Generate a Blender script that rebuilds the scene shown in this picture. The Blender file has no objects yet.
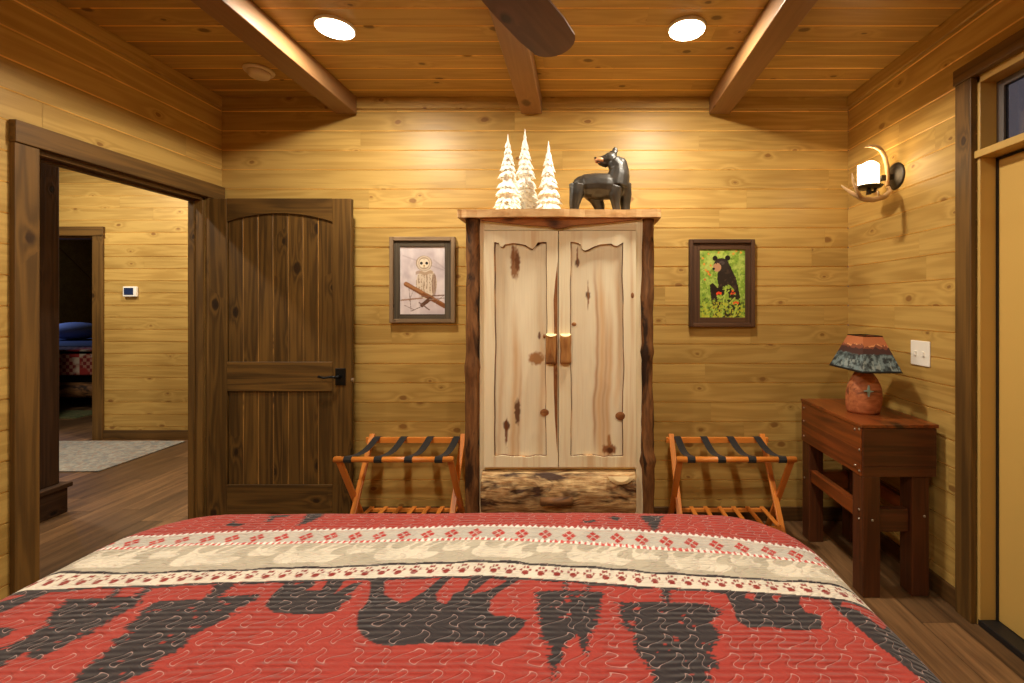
import bpy, bmesh, math, random
import numpy as np
from mathutils import Vector, Matrix
random.seed(7)
R = np.random.RandomState(11)
sc = bpy.context.scene
COL = sc.collection
PI = math.pi

# ------------------------------------------------------------------ camera
EYE = 1.40
F = 455.0; CX = 581.0; CY = 304.5          # focal length in pixels, vanishing point in the 1024x683 frame
cam_d = bpy.data.cameras.new('camera'); cam = bpy.data.objects.new('camera', cam_d); COL.objects.link(cam)
cam.location = (0, 0, EYE); cam.rotation_euler = (PI/2, 0, 0)
cam_d.sensor_width = 36; cam_d.lens = F/1024*36
cam_d.shift_x = (512-CX)/1024; cam_d.shift_y = -(341.5-CY)/1024
cam_d.clip_start = 0.02
sc.camera = cam
def at(px, py, Y):                           # a measured point of the photograph at depth Y
    return ((px-CX)/F*Y, Y, EYE-(py-CY)/F*Y)

# ------------------------------------------------------------------ colours, materials
def lin(c):
    out = []
    for v in c[:3]:
        v = v/255.0
        out.append(v/12.92 if v <= 0.04045 else ((v+0.055)/1.055)**2.4)
    return tuple(out)+(1.0,)

class NT:
    def __init__(s, name):
        s.m = bpy.data.materials.new(name); s.m.use_nodes = True
        s.t = s.m.node_tree; s.t.nodes.clear()
        s.out = s.t.nodes.new('ShaderNodeOutputMaterial')
        s.b = s.t.nodes.new('ShaderNodeBsdfPrincipled')
        s.t.links.new(s.b.outputs[0], s.out.inputs[0])
    def n(s, typ, **kw):
        nd = s.t.nodes.new(typ)
        for k, v in kw.items():
            if k.startswith('i_'):
                key = k[2:]; key = int(key) if key.isdigit() else key.replace('_', ' ')
                s.put(nd.inputs[key], v)
            else: setattr(nd, k, v)
        return nd
    def put(s, sock, v):
        if isinstance(v, bpy.types.NodeSocket): s.t.links.new(v, sock)
        else: sock.default_value = v
    def math(s, op, a, b=0.0, c=0.0, clamp=False):
        nd = s.t.nodes.new('ShaderNodeMath'); nd.operation = op; nd.use_clamp = clamp
        s.put(nd.inputs[0], a); s.put(nd.inputs[1], b); s.put(nd.inputs[2], c)
        return nd.outputs[0]
    def mix(s, f, a, b, mode='MIX'):
        nd = s.t.nodes.new('ShaderNodeMix'); nd.data_type = 'RGBA'; nd.blend_type = mode
        s.put(nd.inputs[0], f); s.put(nd.inputs[6], a); s.put(nd.inputs[7], b)
        return nd.outputs[2]
    def mr(s, v, a, b, c=0.0, d=1.0):
        nd = s.t.nodes.new('ShaderNodeMapRange'); nd.clamp = True
        s.put(nd.inputs[0], v); s.put(nd.inputs[1], a); s.put(nd.inputs[2], b); s.put(nd.inputs[3], c); s.put(nd.inputs[4], d)
        return nd.outputs[0]
    def vscale(s, vec, sx, sy, sz):
        nd = s.t.nodes.new('ShaderNodeVectorMath'); nd.operation = 'MULTIPLY'
        s.put(nd.inputs[0], vec); nd.inputs[1].default_value = (sx, sy, sz); return nd.outputs[0]
    def noise(s, vec, scale=1.0, detail=3.0, rough=0.5, dist=0.0):
        nd = s.n('ShaderNodeTexNoise'); s.put(nd.inputs['Vector'], vec)
        nd.inputs['Scale'].default_value = scale; nd.inputs['Detail'].default_value = detail
        nd.inputs['Roughness'].default_value = rough; nd.inputs['Distortion'].default_value = dist
        return nd.outputs[0]
    def bump(s, h, strength=0.3, dist=0.002):
        nd = s.n('ShaderNodeBump'); nd.inputs['Strength'].default_value = strength; nd.inputs['Distance'].default_value = dist
        s.put(nd.inputs['Height'], h); s.t.links.new(nd.outputs[0], s.b.inputs['Normal'])
    def attr(s, name):
        nd = s.n('ShaderNodeAttribute'); nd.attribute_name = name; return nd

def wood(name, c1, c2, ck, kn=0.4, ks=5.5, kr=0.075, gf=11.0, rough=0.45, var=0.22, streak=0.55, bmp=0.25, ring=5.0, spec=0.35, patch=0.0, cp=None):
    t = NT(name)
    wc = t.attr('wc').outputs['Vector']; rnd = t.attr('rnd').outputs['Fac']
    warp = t.noise(t.vscale(wc, 5, 14, 14), 1.0, 2)
    v2 = t.n('ShaderNodeVectorMath', operation='ADD'); t.put(v2.inputs[0], t.vscale(wc, 0.62*ks, ks, 0))
    t.put(v2.inputs[1], t.vscale(t.n('ShaderNodeTexNoise', i_Vector=wc, i_Scale=22.0).outputs[1], .07, .07, 0))
    vo = t.n('ShaderNodeTexVoronoi', voronoi_dimensions='2D', i_Vector=v2.outputs[0], i_Scale=1.0)
    sep = t.n('ShaderNodeSeparateColor'); t.put(sep.inputs[0], vo.outputs['Color'])
    off = t.math('LESS_THAN', sep.outputs[0], 1.0-kn)
    d = t.math('ADD', vo.outputs['Distance'], t.math('MULTIPLY', off, 10.0))
    size = t.math('MULTIPLY_ADD', sep.outputs[1], kr*0.9, kr*0.45)
    knot = t.mr(t.math('DIVIDE', d, size), 1.15, 0.7)
    halo = t.math('POWER', 2.718, t.math('MULTIPLY', d, -9.0))
    n1 = t.noise(t.vscale(wc, 0.75, gf, gf), 1.0, 2.5, 0.55, 0.35)
    G = t.math('ADD', t.math('MULTIPLY', n1, ring), t.math('MULTIPLY', halo, 2.6))
    band = t.math('MULTIPLY_ADD', t.math('SINE', t.math('MULTIPLY', G, 6.283)), 0.5, 0.5)
    fine = t.noise(t.vscale(wc, 5, 160, 160), 1.0, 2)
    broad = t.noise(t.vscale(wc, 1.4, 5, 5), 1.0, 2)
    f = t.math('ADD', t.math('MULTIPLY', band, streak*0.5), t.math('MULTIPLY', fine, streak*0.35))
    f = t.math('ADD', f, t.math('MULTIPLY', t.math('SUBTRACT', broad, 0.4), 0.8), clamp=True)
    col = t.mix(f, lin(c1), lin(c2))
    if patch:
        pn = t.noise(t.vscale(wc, .8, 16, 16), 1.0, 3, .6, .3)
        col = t.mix(t.math('MULTIPLY', t.mr(pn, .52, .66), patch), col, lin(cp))
    col = t.mix(t.math('MULTIPLY', t.mr(halo, .3, .75), 0.35), col, lin(c2))
    col = t.mix(t.math('MULTIPLY', knot, 0.85), col, lin(ck))
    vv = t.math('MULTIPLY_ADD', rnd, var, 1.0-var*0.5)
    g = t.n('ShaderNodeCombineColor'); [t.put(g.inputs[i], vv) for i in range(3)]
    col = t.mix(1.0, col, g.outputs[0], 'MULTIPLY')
    t.put(t.b.inputs['Base Color'], col)
    t.b.inputs['Roughness'].default_value = rough
    t.b.inputs['Specular IOR Level'].default_value = spec
    t.bump(t.math('ADD', fine, t.math('MULTIPLY', band, .6)), bmp, 0.0012)
    return t.m

def plain(name, c, rough=0.5, metal=0.0, spec=0.5, bump=0.0, bs=60.0, var=0.0, emit=None, es=0.0, sheen=0.0):
    t = NT(name)
    oc = t.n('ShaderNodeTexCoord').outputs['Object']
    base = lin(c)
    if var:
        nz = t.noise(oc, bs*0.3, 3)
        dark = tuple(x*(1-var) for x in base[:3])+(1,)
        t.put(t.b.inputs['Base Color'], t.mix(t.mr(nz, .35, .65), dark, base))
    else: t.b.inputs['Base Color'].default_value = base
    t.b.inputs['Roughness'].default_value = rough; t.b.inputs['Metallic'].default_value = metal
    t.b.inputs['Specular IOR Level'].default_value = spec
    if sheen: t.b.inputs['Sheen Weight'].default_value = sheen
    if bump: t.bump(t.noise(oc, bs, 4), bump, 0.003)
    if emit: t.b.inputs['Emission Color'].default_value = lin(emit); t.b.inputs['Emission Strength'].default_value = es
    return t.m

def painted(name, rough=0.6, spec=0.3, bump=0.0, bs=200.0):
    t = NT(name)
    t.put(t.b.inputs['Base Color'], t.attr('col').outputs['Color'])
    t.b.inputs['Roughness'].default_value = rough; t.b.inputs['Specular IOR Level'].default_value = spec
    if bump: t.bump(t.noise(t.n('ShaderNodeTexCoord').outputs['Object'], bs, 2), bump, 0.001)
    return t.m

def bark(name, c1, c2, c3, sc_=1.0, th=(.45, .6), bump=0.8):
    t = NT(name)
    wc = t.attr('wc').outputs['Vector']
    n1 = t.noise(t.vscale(wc, 7*sc_, 40*sc_, 40*sc_), 1.0, 5, .65, .4)
    n2 = t.noise(t.vscale(wc, 3*sc_, 9*sc_, 9*sc_), 1.0, 4, .6, .6)
    col = t.mix(t.mr(n1, .35, .65), lin(c1), lin(c2))
    col = t.mix(t.mr(n2, th[0], th[1]), col, lin(c3))
    t.put(t.b.inputs['Base Color'], col)
    t.b.inputs['Roughness'].default_value = .6; t.b.inputs['Specular IOR Level'].default_value = .3
    t.bump(n1, bump, 0.006)
    return t.m

M = {}
M['shiplap'] = wood('pine_shiplap', (194,160,90), (148,112,52), (128,88,44), kn=.42, rough=.42, var=.17, streak=.75)
M['ceiling'] = wood('pine_ceiling', (184,150,82), (148,112,55), (86,58,26), kn=.4, rough=.4, var=.26, streak=.7)
M['beam'] = wood('beam_wood', (142,106,70), (118,84,52), (72,42,22), kn=.22, ks=3.5, kr=.11, rough=.4, var=.06, streak=.5)
M['trim'] = wood('stained_trim', (116,84,40), (60,41,19), (46,28,14), kn=.3, ks=5, kr=.07, rough=.5, var=.1, streak=.9, ring=4)
M['base'] = wood('stained_baseboard', (98,68,34), (66,44,22), (36,22,12), kn=.2, rough=.5, var=.1, streak=.8)
M['door'] = wood('stained_door', (106,76,35), (42,28,13), (30,18,10), kn=.42, ks=5, kr=.1, rough=.42, var=.26, streak=.9)
M['rough'] = wood('rough_post', (70,50,34), (44,30,22), (20,14,12), kn=.2, rough=.8, var=.2, streak=1.0, bmp=.9, spec=.15)
M['table'] = wood('mahogany', (142,72,30), (66,35,20), (36,18,12), kn=.15, ks=4, rough=.3, var=.1, streak=.9, spec=.5, patch=.6, cp=(140,74,30))
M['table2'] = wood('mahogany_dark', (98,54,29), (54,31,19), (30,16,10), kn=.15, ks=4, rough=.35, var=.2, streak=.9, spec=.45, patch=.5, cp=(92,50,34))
M['rack'] = wood('orange_rack', (232,146,64), (206,116,42), (150,70,24), kn=.0, rough=.3, var=.12, streak=.5, spec=.5)
M['fan'] = wood('fan_blade', (112,80,56), (76,54,38), (38,24,16), kn=.1, rough=.4, var=.05, streak=.9)
M['aspen'] = wood('aspen', (250,242,212), (238,220,174), (120,66,30), kn=.12, ks=6, kr=.08, gf=18, rough=.4, var=.06, streak=.4, patch=.5, cp=(206,156,92))
M['log'] = bark('peeled_log', (142,98,58), (94,62,36), (50,32,20), 1.0, (.52,.6), .5)
M['slabtop'] = bark('slab_top', (240,204,150), (216,168,108), (168,104,54), .8, (.54,.68), .2)
M['apron'] = bark('slab_apron', (190,126,72), (150,94,52), (84,50,32), .8, (.5,.62), .5)
M['drawer'] = bark('bark_drawer', (226,196,142), (150,106,62), (70,46,30), 1.0, (.50,.60), 1.0)
M['knot'] = bark('aspen_knot', (158,104,58), (112,68,36), (190,138,84), 1.6, (.55,.62), .3)
M['liveedge'] = bark('bark_edge', (120,76,42), (84,50,28), (190,140,86), 1.0, (.55,.62), .4)
M['pull'] = bark('log_pull', (178,128,72), (146,98,52), (104,66,36), 1.2, (.55,.66), .3)
M['cut'] = plain('cut_wood', (250,226,172), .5)
M['black'] = plain('black_iron', (26,24,23), .45, .6, var=.2)
M['strap'] = plain('black_webbing', (24,24,27), .75, bump=.3, bs=300, sheen=.1)
M['bronze'] = plain('dark_bronze', (66,58,46), .45, .5, bump=.2, bs=60, var=.3)
M['steel'] = plain('bolt_steel', (190,180,165), .3, .8)
M['white'] = plain('white_plastic', (236,232,222), .4)
M['detector'] = plain('detector_plastic', (214,196,166), .5)
M['dark'] = plain('weatherstrip', (26,22,18), .7)
M['yellow'] = plain('tan_painted_jamb', (190,155,86), .4, spec=.4)
M['ydoor'] = plain('tan_painted_door', (200,164,90), .35, spec=.4)
M['thresh'] = plain('dark_threshold', (38,36,36), .4, .3)
M['resin'] = plain('white_resin', (252,250,242), .4)
M['bear'] = plain('black_bear_paint', (54,48,40), .42, bump=.5, bs=55, var=.6, spec=.5)
M['muzzle'] = plain('bear_muzzle', (196,134,86), .4)
M['earpink'] = plain('bear_nose', (24,18,16), .25)
M['antler'] = plain('antler', (206,168,120), .35, bump=.2, bs=40, var=.3)
M['burl'] = bark('burl_lamp_base', (184,112,68), (146,80,48), (96,52,32), 1.2, (.52,.62), .1)
M['turq'] = plain('turquoise_star', (140,168,160), .4)
M['painted'] = painted('painted_picture', .35, .4)
M['shade'] = painted('lamp_shade_paint', .55, .3, .1)
M['panelp'] = painted('aspen_panel_paint', .42, .35)
M['mattress'] = plain('mattress_fabric', (225,220,210), .9)
M['blue'] = plain('blue_sheet', (92,104,140), .8)
M['pillow'] = plain('blue_pillow', (150,158,190), .8)
M['greyframe'] = wood('weathered_frame', (150,126,98), (104,84,62), (60,46,34), kn=.2, ks=14, gf=40, rough=.7, streak=1, spec=.15)
M['greyliner'] = wood('weathered_liner', (98,88,74), (66,58,48), (46,40,34), kn=.0, ks=14, gf=40, rough=.8, streak=1, spec=.1)
M['darkframe'] = wood('dark_frame', (96,66,44), (60,40,28), (34,24,18), kn=.1, ks=14, gf=30, rough=.5, streak=1, spec=.3)
M['screen'] = plain('thermostat_screen', (26,32,44), .2, emit=(60,90,150), es=.12)
M['lens'] = plain('downlight_lens', (255,250,240), .4, emit=(255,240,212), es=14)
M['candle'] = plain('glowing_candle_shade', (255,240,210), .4, emit=(255,222,170), es=8)

def floor_mat():
    t = NT('plank_floor')
    wc = t.attr('wc').outputs['Vector']; rnd = t.attr('rnd').outputs['Fac']
    n1 = t.noise(t.vscale(wc, 1.6, 22, 22), 1, 4, .6, .4); n2 = t.noise(t.vscale(wc, 4, 90, 90), 1, 2)
    n3 = t.noise(t.vscale(wc, 2.2, 6, 6), 1, 2)
    f = t.math('ADD', t.math('MULTIPLY', n1, .7), t.math('MULTIPLY', n2, .3))
    col = t.mix(t.mr(f, .3, .7), lin((74,52,33)), lin((142,106,70)))
    col = t.mix(t.mr(n3, .5, .75, 0, .5), col, lin((66,44,32)))
    vv = t.math('MULTIPLY_ADD', rnd, .85, .5)
    g = t.n('ShaderNodeCombineColor'); [t.put(g.inputs[i], vv) for i in range(3)]
    t.put(t.b.inputs['Base Color'], t.mix(1.0, col, g.outputs[0], 'MULTIPLY'))
    t.b.inputs['Roughness'].default_value = .42; t.b.inputs['Specular IOR Level'].default_value = .4
    t.bump(n2, .2, .001); return t.m
M['floor'] = floor_mat()

def glass_mat():
    t = NT('transom_glass')
    t.b.inputs['Base Color'].default_value = (.85, .87, .95, 1)
    t.b.inputs['Transmission Weight'].default_value = 1; t.b.inputs['Roughness'].default_value = .04; t.b.inputs['IOR'].default_value = 1.45
    return t.m
M['glass'] = glass_mat()

def rug_mat(name, a, b, c):
    t = NT(name); oc = t.n('ShaderNodeTexCoord').outputs['Object']
    n = t.noise(oc, 14, 4, .6, 1.5); n2 = t.noise(oc, 40, 3)
    col = t.mix(t.mr(n, .4, .6), lin(a), lin(b)); col = t.mix(t.mr(n2, .5, .65), col, lin(c))
    t.put(t.b.inputs['Base Color'], col); t.b.inputs['Roughness'].default_value = .95; t.bump(n2, .6, .004); return t.m
M['rug'] = rug_mat('faded_rug', (150,146,134), (112,114,112), (136,116,102))
M['greenrug'] = rug_mat('green_rug', (96,104,62), (64,74,44), (120,110,74))

def patch_mat():
    t = NT('patchwork'); oc = t.n('ShaderNodeTexCoord').outputs['Object']
    ch = t.n('ShaderNodeTexChecker', i_Vector=oc, i_Scale=4.2); ch.inputs[1].default_value = lin((150,40,34)); ch.inputs[2].default_value = lin((190,170,150))
    ch2 = t.n('ShaderNodeTexChecker', i_Vector=oc, i_Scale=22); ch2.inputs[1].default_value = lin((120,30,28)); ch2.inputs[2].default_value = lin((170,120,100))
    n = t.noise(oc, 6, 1)
    t.put(t.b.inputs['Base Color'], t.mix(t.mr(n, .45, .55), ch.outputs[0], ch2.outputs[0]))
    t.b.inputs['Roughness'].default_value = .9; return t.m
M['patch'] = patch_mat()

def quilt_mat():
    t = NT('quilt_print')
    col = t.attr('col').outputs['Color']; wc = t.attr('wc').outputs['Vector']
    s = t.n('ShaderNodeSeparateXYZ'); t.put(s.inputs[0], wc); u, v = s.outputs[0], s.outputs[1]
    # meandering stitch line
    p, q = 0.050, 0.056
    nz = t.noise(wc, 9.0, 1)
    vv = t.math('DIVIDE', v, p)
    ph = t.math('ADD', t.math('MULTIPLY', u, 6.283/q), t.math('MULTIPLY', t.math('SINE', t.math('MULTIPLY', vv, 6.283)), 1.35))
    ph = t.math('ADD', ph, t.math('MULTIPLY', nz, 9.0))
    h = t.math('ADD', vv, t.math('MULTIPLY', t.math('SINE', ph), .38))
    ds = t.math('ABSOLUTE', t.math('SUBTRACT', t.math('FRACT', h), .5))
    line = t.mr(ds, .030, .014)
    # fabric weave and stitch colour
    c = t.mix(t.math('MULTIPLY', line, .55), col, lin((200,168,162)))
    t.put(t.b.inputs['Base Color'], c)
    t.b.inputs['Roughness'].default_value = .8; t.b.inputs['Sheen Weight'].default_value = .12; t.b.inputs['Specular IOR Level'].default_value = .2
    rip = t.math('SINE', t.math('ADD', t.math('MULTIPLY', v, 6.283/0.0165), t.math('MULTIPLY', t.noise(t.vscale(wc, 3.5, 9, 1), 1.0, 1), 7.0)))
    rs = t.mr(t.noise(t.vscale(wc, 12, 6, 1), 1.0, 1), .35, .6, .15, 1.0)
    hh = t.math('ADD', t.math('MULTIPLY', t.math('MULTIPLY', rip, .42), rs), t.math('MULTIPLY', t.mr(ds, 0.0, .25), .4))
    hh = t.math('ADD', hh, t.math('MULTIPLY', t.noise(wc, 900, 1), .05))
    t.bump(hh, .9, .006)
    return t.m
M['quilt'] = quilt_mat()

# ------------------------------------------------------------------ mesh builder
ORG = {}
class MB:
    def __init__(s): s.v = []; s.f = []; s.w = []; s.r = []
    def add(s, verts, faces, wc, rnd=None):
        b = len(s.v); s.v += [tuple(p) for p in verts]; s.f += [tuple(b+i for i in fc) for fc in faces]
        s.w += [tuple(p) for p in wc]; s.r += [random.random() if rnd is None else rnd]*len(verts) if not isinstance(rnd, list) else rnd
        return s
    def box(s, x0, x1, y0, y1, z0, z1, g='x', mat=None, rnd=None):
        vs = [(x, y, z) for x in (x0, x1) for y in (y0, y1) for z in (z0, z1)]
        fs = [(0,1,3,2),(4,6,7,5),(0,4,5,1),(2,3,7,6),(0,2,6,4),(1,5,7,3)]
        o = [random.uniform(0, 40) for _ in range(3)]
        if g == 'auto':
            dd = {'x':abs(x1-x0),'y':abs(y1-y0),'z':abs(z1-z0)}; g = max(dd, key=dd.get)
        wc = []
        for (x, y, z) in vs:
            p = {'x':(x, z+y, y-z), 'y':(y, x+z, x-z), 'z':(z, x+y, x-y)}[g]
            wc.append((p[0]+o[0], p[1]+o[1], p[2]+o[2]))
        if mat is not None: vs = [mat @ Vector(p) for p in vs]
        return s.add(vs, fs, wc, random.random() if rnd is None else rnd)
    def bar(s, a, b, w, h, up=(0,0,1), rnd=None):          # rectangular bar from a to b
        a, b = Vector(a), Vector(b); d = (b-a); L = d.length; d.normalize()
        side = d.cross(Vector(up)).normalized(); u2 = side.cross(d)
        m = Matrix((side, d, u2)).transposed().to_4x4(); m.translation = a
        return s.box(-w/2, w/2, 0, L, -h/2, h/2, 'y', m, rnd)
    def tube(s, pts, rad, n=12, cap=True, noise=0.0, flat=None):
        pts = [Vector(p) for p in pts]; k = len(pts)
        if not isinstance(rad, (list, tuple)): rad = [rad]*k
        vs, wc = [], []; o = [random.uniform(0, 40) for _ in range(3)]; L = 0
        prev = None
        for i in range(k):
            d = (pts[min(i+1, k-1)]-pts[max(i-1, 0)]).normalized()
            if prev is None:
                ref = Vector((0,0,1)) if abs(d.z) < .9 else Vector((1,0,0)); x = d.cross(ref).normalized()
            else: x = (prev - d*prev.dot(d)).normalized()
            prev = x; y = d.cross(x)
            if i: L += (pts[i]-pts[i-1]).length
            for j in range(n):
                a = 2*PI*j/n; r = rad[i]
                if noise: r *= 1+noise*(math.sin(3*a+L*9+o[0])*.5+math.sin(5*a-L*23+o[1])*.3+random.uniform(-.4,.4))
                vs.append(pts[i]+x*math.cos(a)*r+y*math.sin(a)*r)
                wc.append((L+o[0], math.cos(a)*rad[i]+o[1], math.sin(a)*rad[i]+o[2]))
        fs = [(i*n+j, i*n+(j+1)%n, (i+1)*n+(j+1)%n, (i+1)*n+j) for i in range(k-1) for j in range(n)]
        if cap: fs += [tuple(range(n))[::-1], tuple((k-1)*n+j for j in range(n))]
        return s.add(vs, fs, wc, random.random())
    def lathe(s, prof, c, axis='z', n=32):                  # prof: (radius, height)
        vs, wc = [], []
        for (r, h) in prof:
            for j in range(n):
                a = 2*PI*j/n; x, y = math.cos(a)*r, math.sin(a)*r
                p = {'z':(x, y, h), 'x':(h, x, y), 'y':(x, h, y)}[axis]
                vs.append((c[0]+p[0], c[1]+p[1], c[2]+p[2])); wc.append((h, x, y))
        k = len(prof)
        fs = [(i*n+j, i*n+(j+1)%n, (i+1)*n+(j+1)%n, (i+1)*n+j) for i in range(k-1) for j in range(n)]
        fs += [tuple(range(n))[::-1], tuple((k-1)*n+j for j in range(n))]
        return s.add(vs, fs, wc, .5)
    def ball(s, c, r, seg=16, rings=10):
        r = r if isinstance(r, (tuple, list)) else (r, r, r)
        vs = []
        for i in range(rings+1):
            th = PI*i/rings
            rr = max(math.sin(th), 1e-3)
            for j in range(seg):
                a = 2*PI*j/seg
                vs.append((c[0]+r[0]*rr*math.cos(a), c[1]+r[1]*rr*math.sin(a), c[2]+r[2]*math.cos(th)))
        fs = [(i*seg+j, (i+1)*seg+j, (i+1)*seg+(j+1)%seg, i*seg+(j+1)%seg) for i in range(rings) for j in range(seg)]
        fs += [tuple(range(seg)), tuple(rings*seg+j for j in range(seg))[::-1]]
        return s.add(vs, fs, vs, .5)
    def prism(s, out, y0, y1, holes=(), g='z', frame=None):
        """2D outline (x,z) extruded from y0 to y1, with holes; triangulated by a filled curve"""
        cu = bpy.data.curves.new('tmp', 'CURVE'); cu.dimensions = '2D'; cu.fill_mode = 'BOTH'; cu.extrude = abs(y1-y0)/2
        for poly in [out]+list(holes):
            sp = cu.splines.new('POLY'); sp.points.add(len(poly)-1); sp.use_cyclic_u = True
            for i, p in enumerate(poly): sp.points[i].co = (p[0], p[1], 0, 1)
        ob = bpy.data.objects.new('tmp', cu); me = bpy.data.meshes.new_from_object(ob)
        ym = (y0+y1)/2; o = [random.uniform(0, 40) for _ in range(3)]
        vs = [(v.co.x, ym+v.co.z, v.co.y) for v in me.vertices]
        if g == 'z': wc = [(p[2]+o[0], p[0]+o[1], p[1]+o[2]) for p in vs]
        else: wc = [(p[0]+o[0], p[2]+o[1], p[1]+o[2]) for p in vs]
        fs = [tuple(pl.vertices)[::-1] for pl in me.polygons]
        if frame is not None: vs = [frame @ Vector(p) for p in vs]
        s.add(vs, fs, wc, random.random())
        bpy.data.objects.remove(ob); bpy.data.curves.remove(cu); bpy.data.meshes.remove(me)
        return s
    def build(s, name, mat, parent=None, smooth=False, bevel=0.0, merge=0.0, seg=2, weld=False):
        V = np.array(s.v, dtype=np.float64).reshape(-1, 3)
        if parent is not None: org = Vector(ORG[parent.name])
        else:
            lo, hi = V.min(0), V.max(0); org = Vector(((lo[0]+hi[0])/2, (lo[1]+hi[1])/2, lo[2]))
        V = V - np.array(org)
        me = bpy.data.meshes.new(name); me.from_pydata(V.tolist(), [], s.f); me.update()
        a = me.attributes.new('wc', 'FLOAT_VECTOR', 'POINT'); a.data.foreach_set('vector', np.array(s.w, dtype=np.float32).ravel())
        b = me.attributes.new('rnd', 'FLOAT', 'POINT'); b.data.foreach_set('value', np.array(s.r, dtype=np.float32))
        bm = bmesh.new(); bm.from_mesh(me)
        if weld: bmesh.ops.remove_doubles(bm, verts=bm.verts, dist=1e-5)
        bmesh.ops.recalc_face_normals(bm, faces=bm.faces); bm.to_mesh(me); bm.free()
        if smooth: me.polygons.foreach_set('use_smooth', [True]*len(me.polygons))
        me.materials.append(mat)
        o = bpy.data.objects.new(name, me); COL.objects.link(o); ORG[o.name] = tuple(org)
        if parent is not None: o.parent = parent
        else: o.location = org
        if bevel:
            md = o.modifiers.new('bevel', 'BEVEL'); md.width = bevel; md.segments = seg; md.limit_method = 'ANGLE'; md.angle_limit = .6
            md.harden_normals = False
        return o

def tag(o, label, cat=None, group=None, kind=None):
    o['label'] = label
    if cat: o['category'] = cat
    if group: o['group'] = group
    if kind: o['kind'] = kind
    return o
def thing(name, loc, label, cat, group=None, kind=None):
    o = bpy.data.objects.new(name, None); COL.objects.link(o); o.location = loc; ORG[o.name] = tuple(loc)
    o.empty_display_size = .1
    return tag(o, label, cat, group, kind)
def copy_tree(o, parent=None):
    c = o.copy(); COL.objects.link(c)
    if parent: c.parent = parent
    for ch in list(o.children): copy_tree(ch, c)
    return c

def planks(mb, org, ud, vd, nd, U, V, rects, pitch, phase, gap=.004, depth=.0062, seg=(1.6, 3.2), seed=1):
    """boards running along ud, stacked along vd; rects are the covered areas (u0,u1,v0,v1)"""
    org, ud, vd, nd = Vector(org), Vector(ud), Vector(vd), Vector(nd)
    rr = random.Random(seed)
    k0 = math.floor((0-phase)/pitch)-1; k1 = math.ceil((V-phase)/pitch)+1
    for k in range(k0, k1):
        a, b = phase+k*pitch, phase+(k+1)*pitch
        cuts = [0.0]; x = rr.uniform(.4, seg[1])
        while x < U: cuts.append(x); x += rr.uniform(*seg)
        cuts.append(U)
        for i in range(len(cuts)-1):
            rnd = rr.random(); o = [rr.uniform(0, 60) for _ in range(3)]
            for (u0, u1, v0, v1) in rects:
                c0, c1 = max(cuts[i], u0), min(cuts[i+1], u1); d0, d1 = max(a, v0), min(b, v1)
                if c1-c0 < 1e-4 or d1-d0 < 1e-4: continue
                g0 = gap/2 if d0 == a else 0; g1 = gap/2 if d1 == b else 0
                e0 = .0006 if c0 == cuts[i] and c0 > 0 else 0; e1 = .0006 if c1 == cuts[i+1] and c1 < U else 0
                prof = []
                if g0: prof += [(d0, -.0052), (d0+.0006, -.0034), (d0+.0046, -.0004), (d0+.0054, 0)]
                else: prof += [(d0, 0)]
                if g1: prof += [(d1-.0030, 0), (d1-.0020, -.0052), (d1, -.0054)]
                else: prof += [(d1, 0)]
                vs, wc = [], []
                for (v, h) in prof:
                    for u in (c0+e0, c1-e1):
                        vs.append(org+ud*u+vd*v+nd*h); wc.append((u+o[0], v+o[1], o[2]))
                fs = [(2*j, 2*j+1, 2*j+3, 2*j+2) for j in range(len(prof)-1)]
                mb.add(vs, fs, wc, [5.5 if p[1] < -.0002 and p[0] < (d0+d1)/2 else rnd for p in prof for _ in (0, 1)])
    return mb
def orient(o, nd):                                         # all faces towards nd
    me = o.data; bm = bmesh.new(); bm.from_mesh(me); nd = Vector(nd)
    for f in bm.faces:
        if f.normal.dot(nd) < -1e-6: f.normal_flip()
    bm.to_mesh(me); bm.free()

# ------------------------------------------------------------------ the room
XL, XR, YB, YF, H = -2.332, 1.734, 2.955, -0.75, 2.741
HX0, HY1, HH = -6.6, 4.72, 3.0
PITCH, PH = .1259, 1.393-11*.1259
S = 'structure'
def wall(name, label, org, ud, nd, U, V, rects, seed, phase=PH, mat='shiplap', back=0.1):
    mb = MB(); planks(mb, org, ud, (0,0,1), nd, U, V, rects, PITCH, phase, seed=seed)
    # the wall's own body behind the boards
    o, u, n = Vector(org), Vector(ud), Vector(nd)
    for (u0, u1, v0, v1) in rects:
        vs = [o+u*a-n*d+Vector((0,0,b)) for a in (u0, u1) for d in (.0065, back) for b in (v0, v1)]
        mb.add(vs, [(0,1,3,2),(4,6,7,5),(0,4,5,1),(2,3,7,6),(0,2,6,4),(1,5,7,3)], [(0,0,0)]*8, .3)
    ob = mb.build(name, M[mat]); tag(ob, label, 'wall', kind=S); return ob
DY0, DY1, DZ = 1.941, 2.822, 2.064                        # the doorway in the left wall
RY0, RY1, RZ = 1.085, 1.995, 2.396                        # the door and transom in the right wall
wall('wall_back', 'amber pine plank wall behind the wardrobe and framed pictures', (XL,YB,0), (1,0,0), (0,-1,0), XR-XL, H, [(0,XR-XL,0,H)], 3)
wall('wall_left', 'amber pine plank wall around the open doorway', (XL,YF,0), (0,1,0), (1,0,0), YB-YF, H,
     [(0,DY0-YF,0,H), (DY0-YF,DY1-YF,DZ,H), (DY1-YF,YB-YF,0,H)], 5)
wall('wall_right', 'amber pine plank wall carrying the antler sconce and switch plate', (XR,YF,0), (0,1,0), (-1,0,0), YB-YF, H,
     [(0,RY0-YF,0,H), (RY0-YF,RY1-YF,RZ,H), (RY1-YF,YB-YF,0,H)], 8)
wall('wall_front', 'pine plank wall at the head of the bed', (XL,YF,0), (1,0,0), (0,1,0), XR-XL, H, [(0,XR-XL,0,H)], 9)
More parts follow.
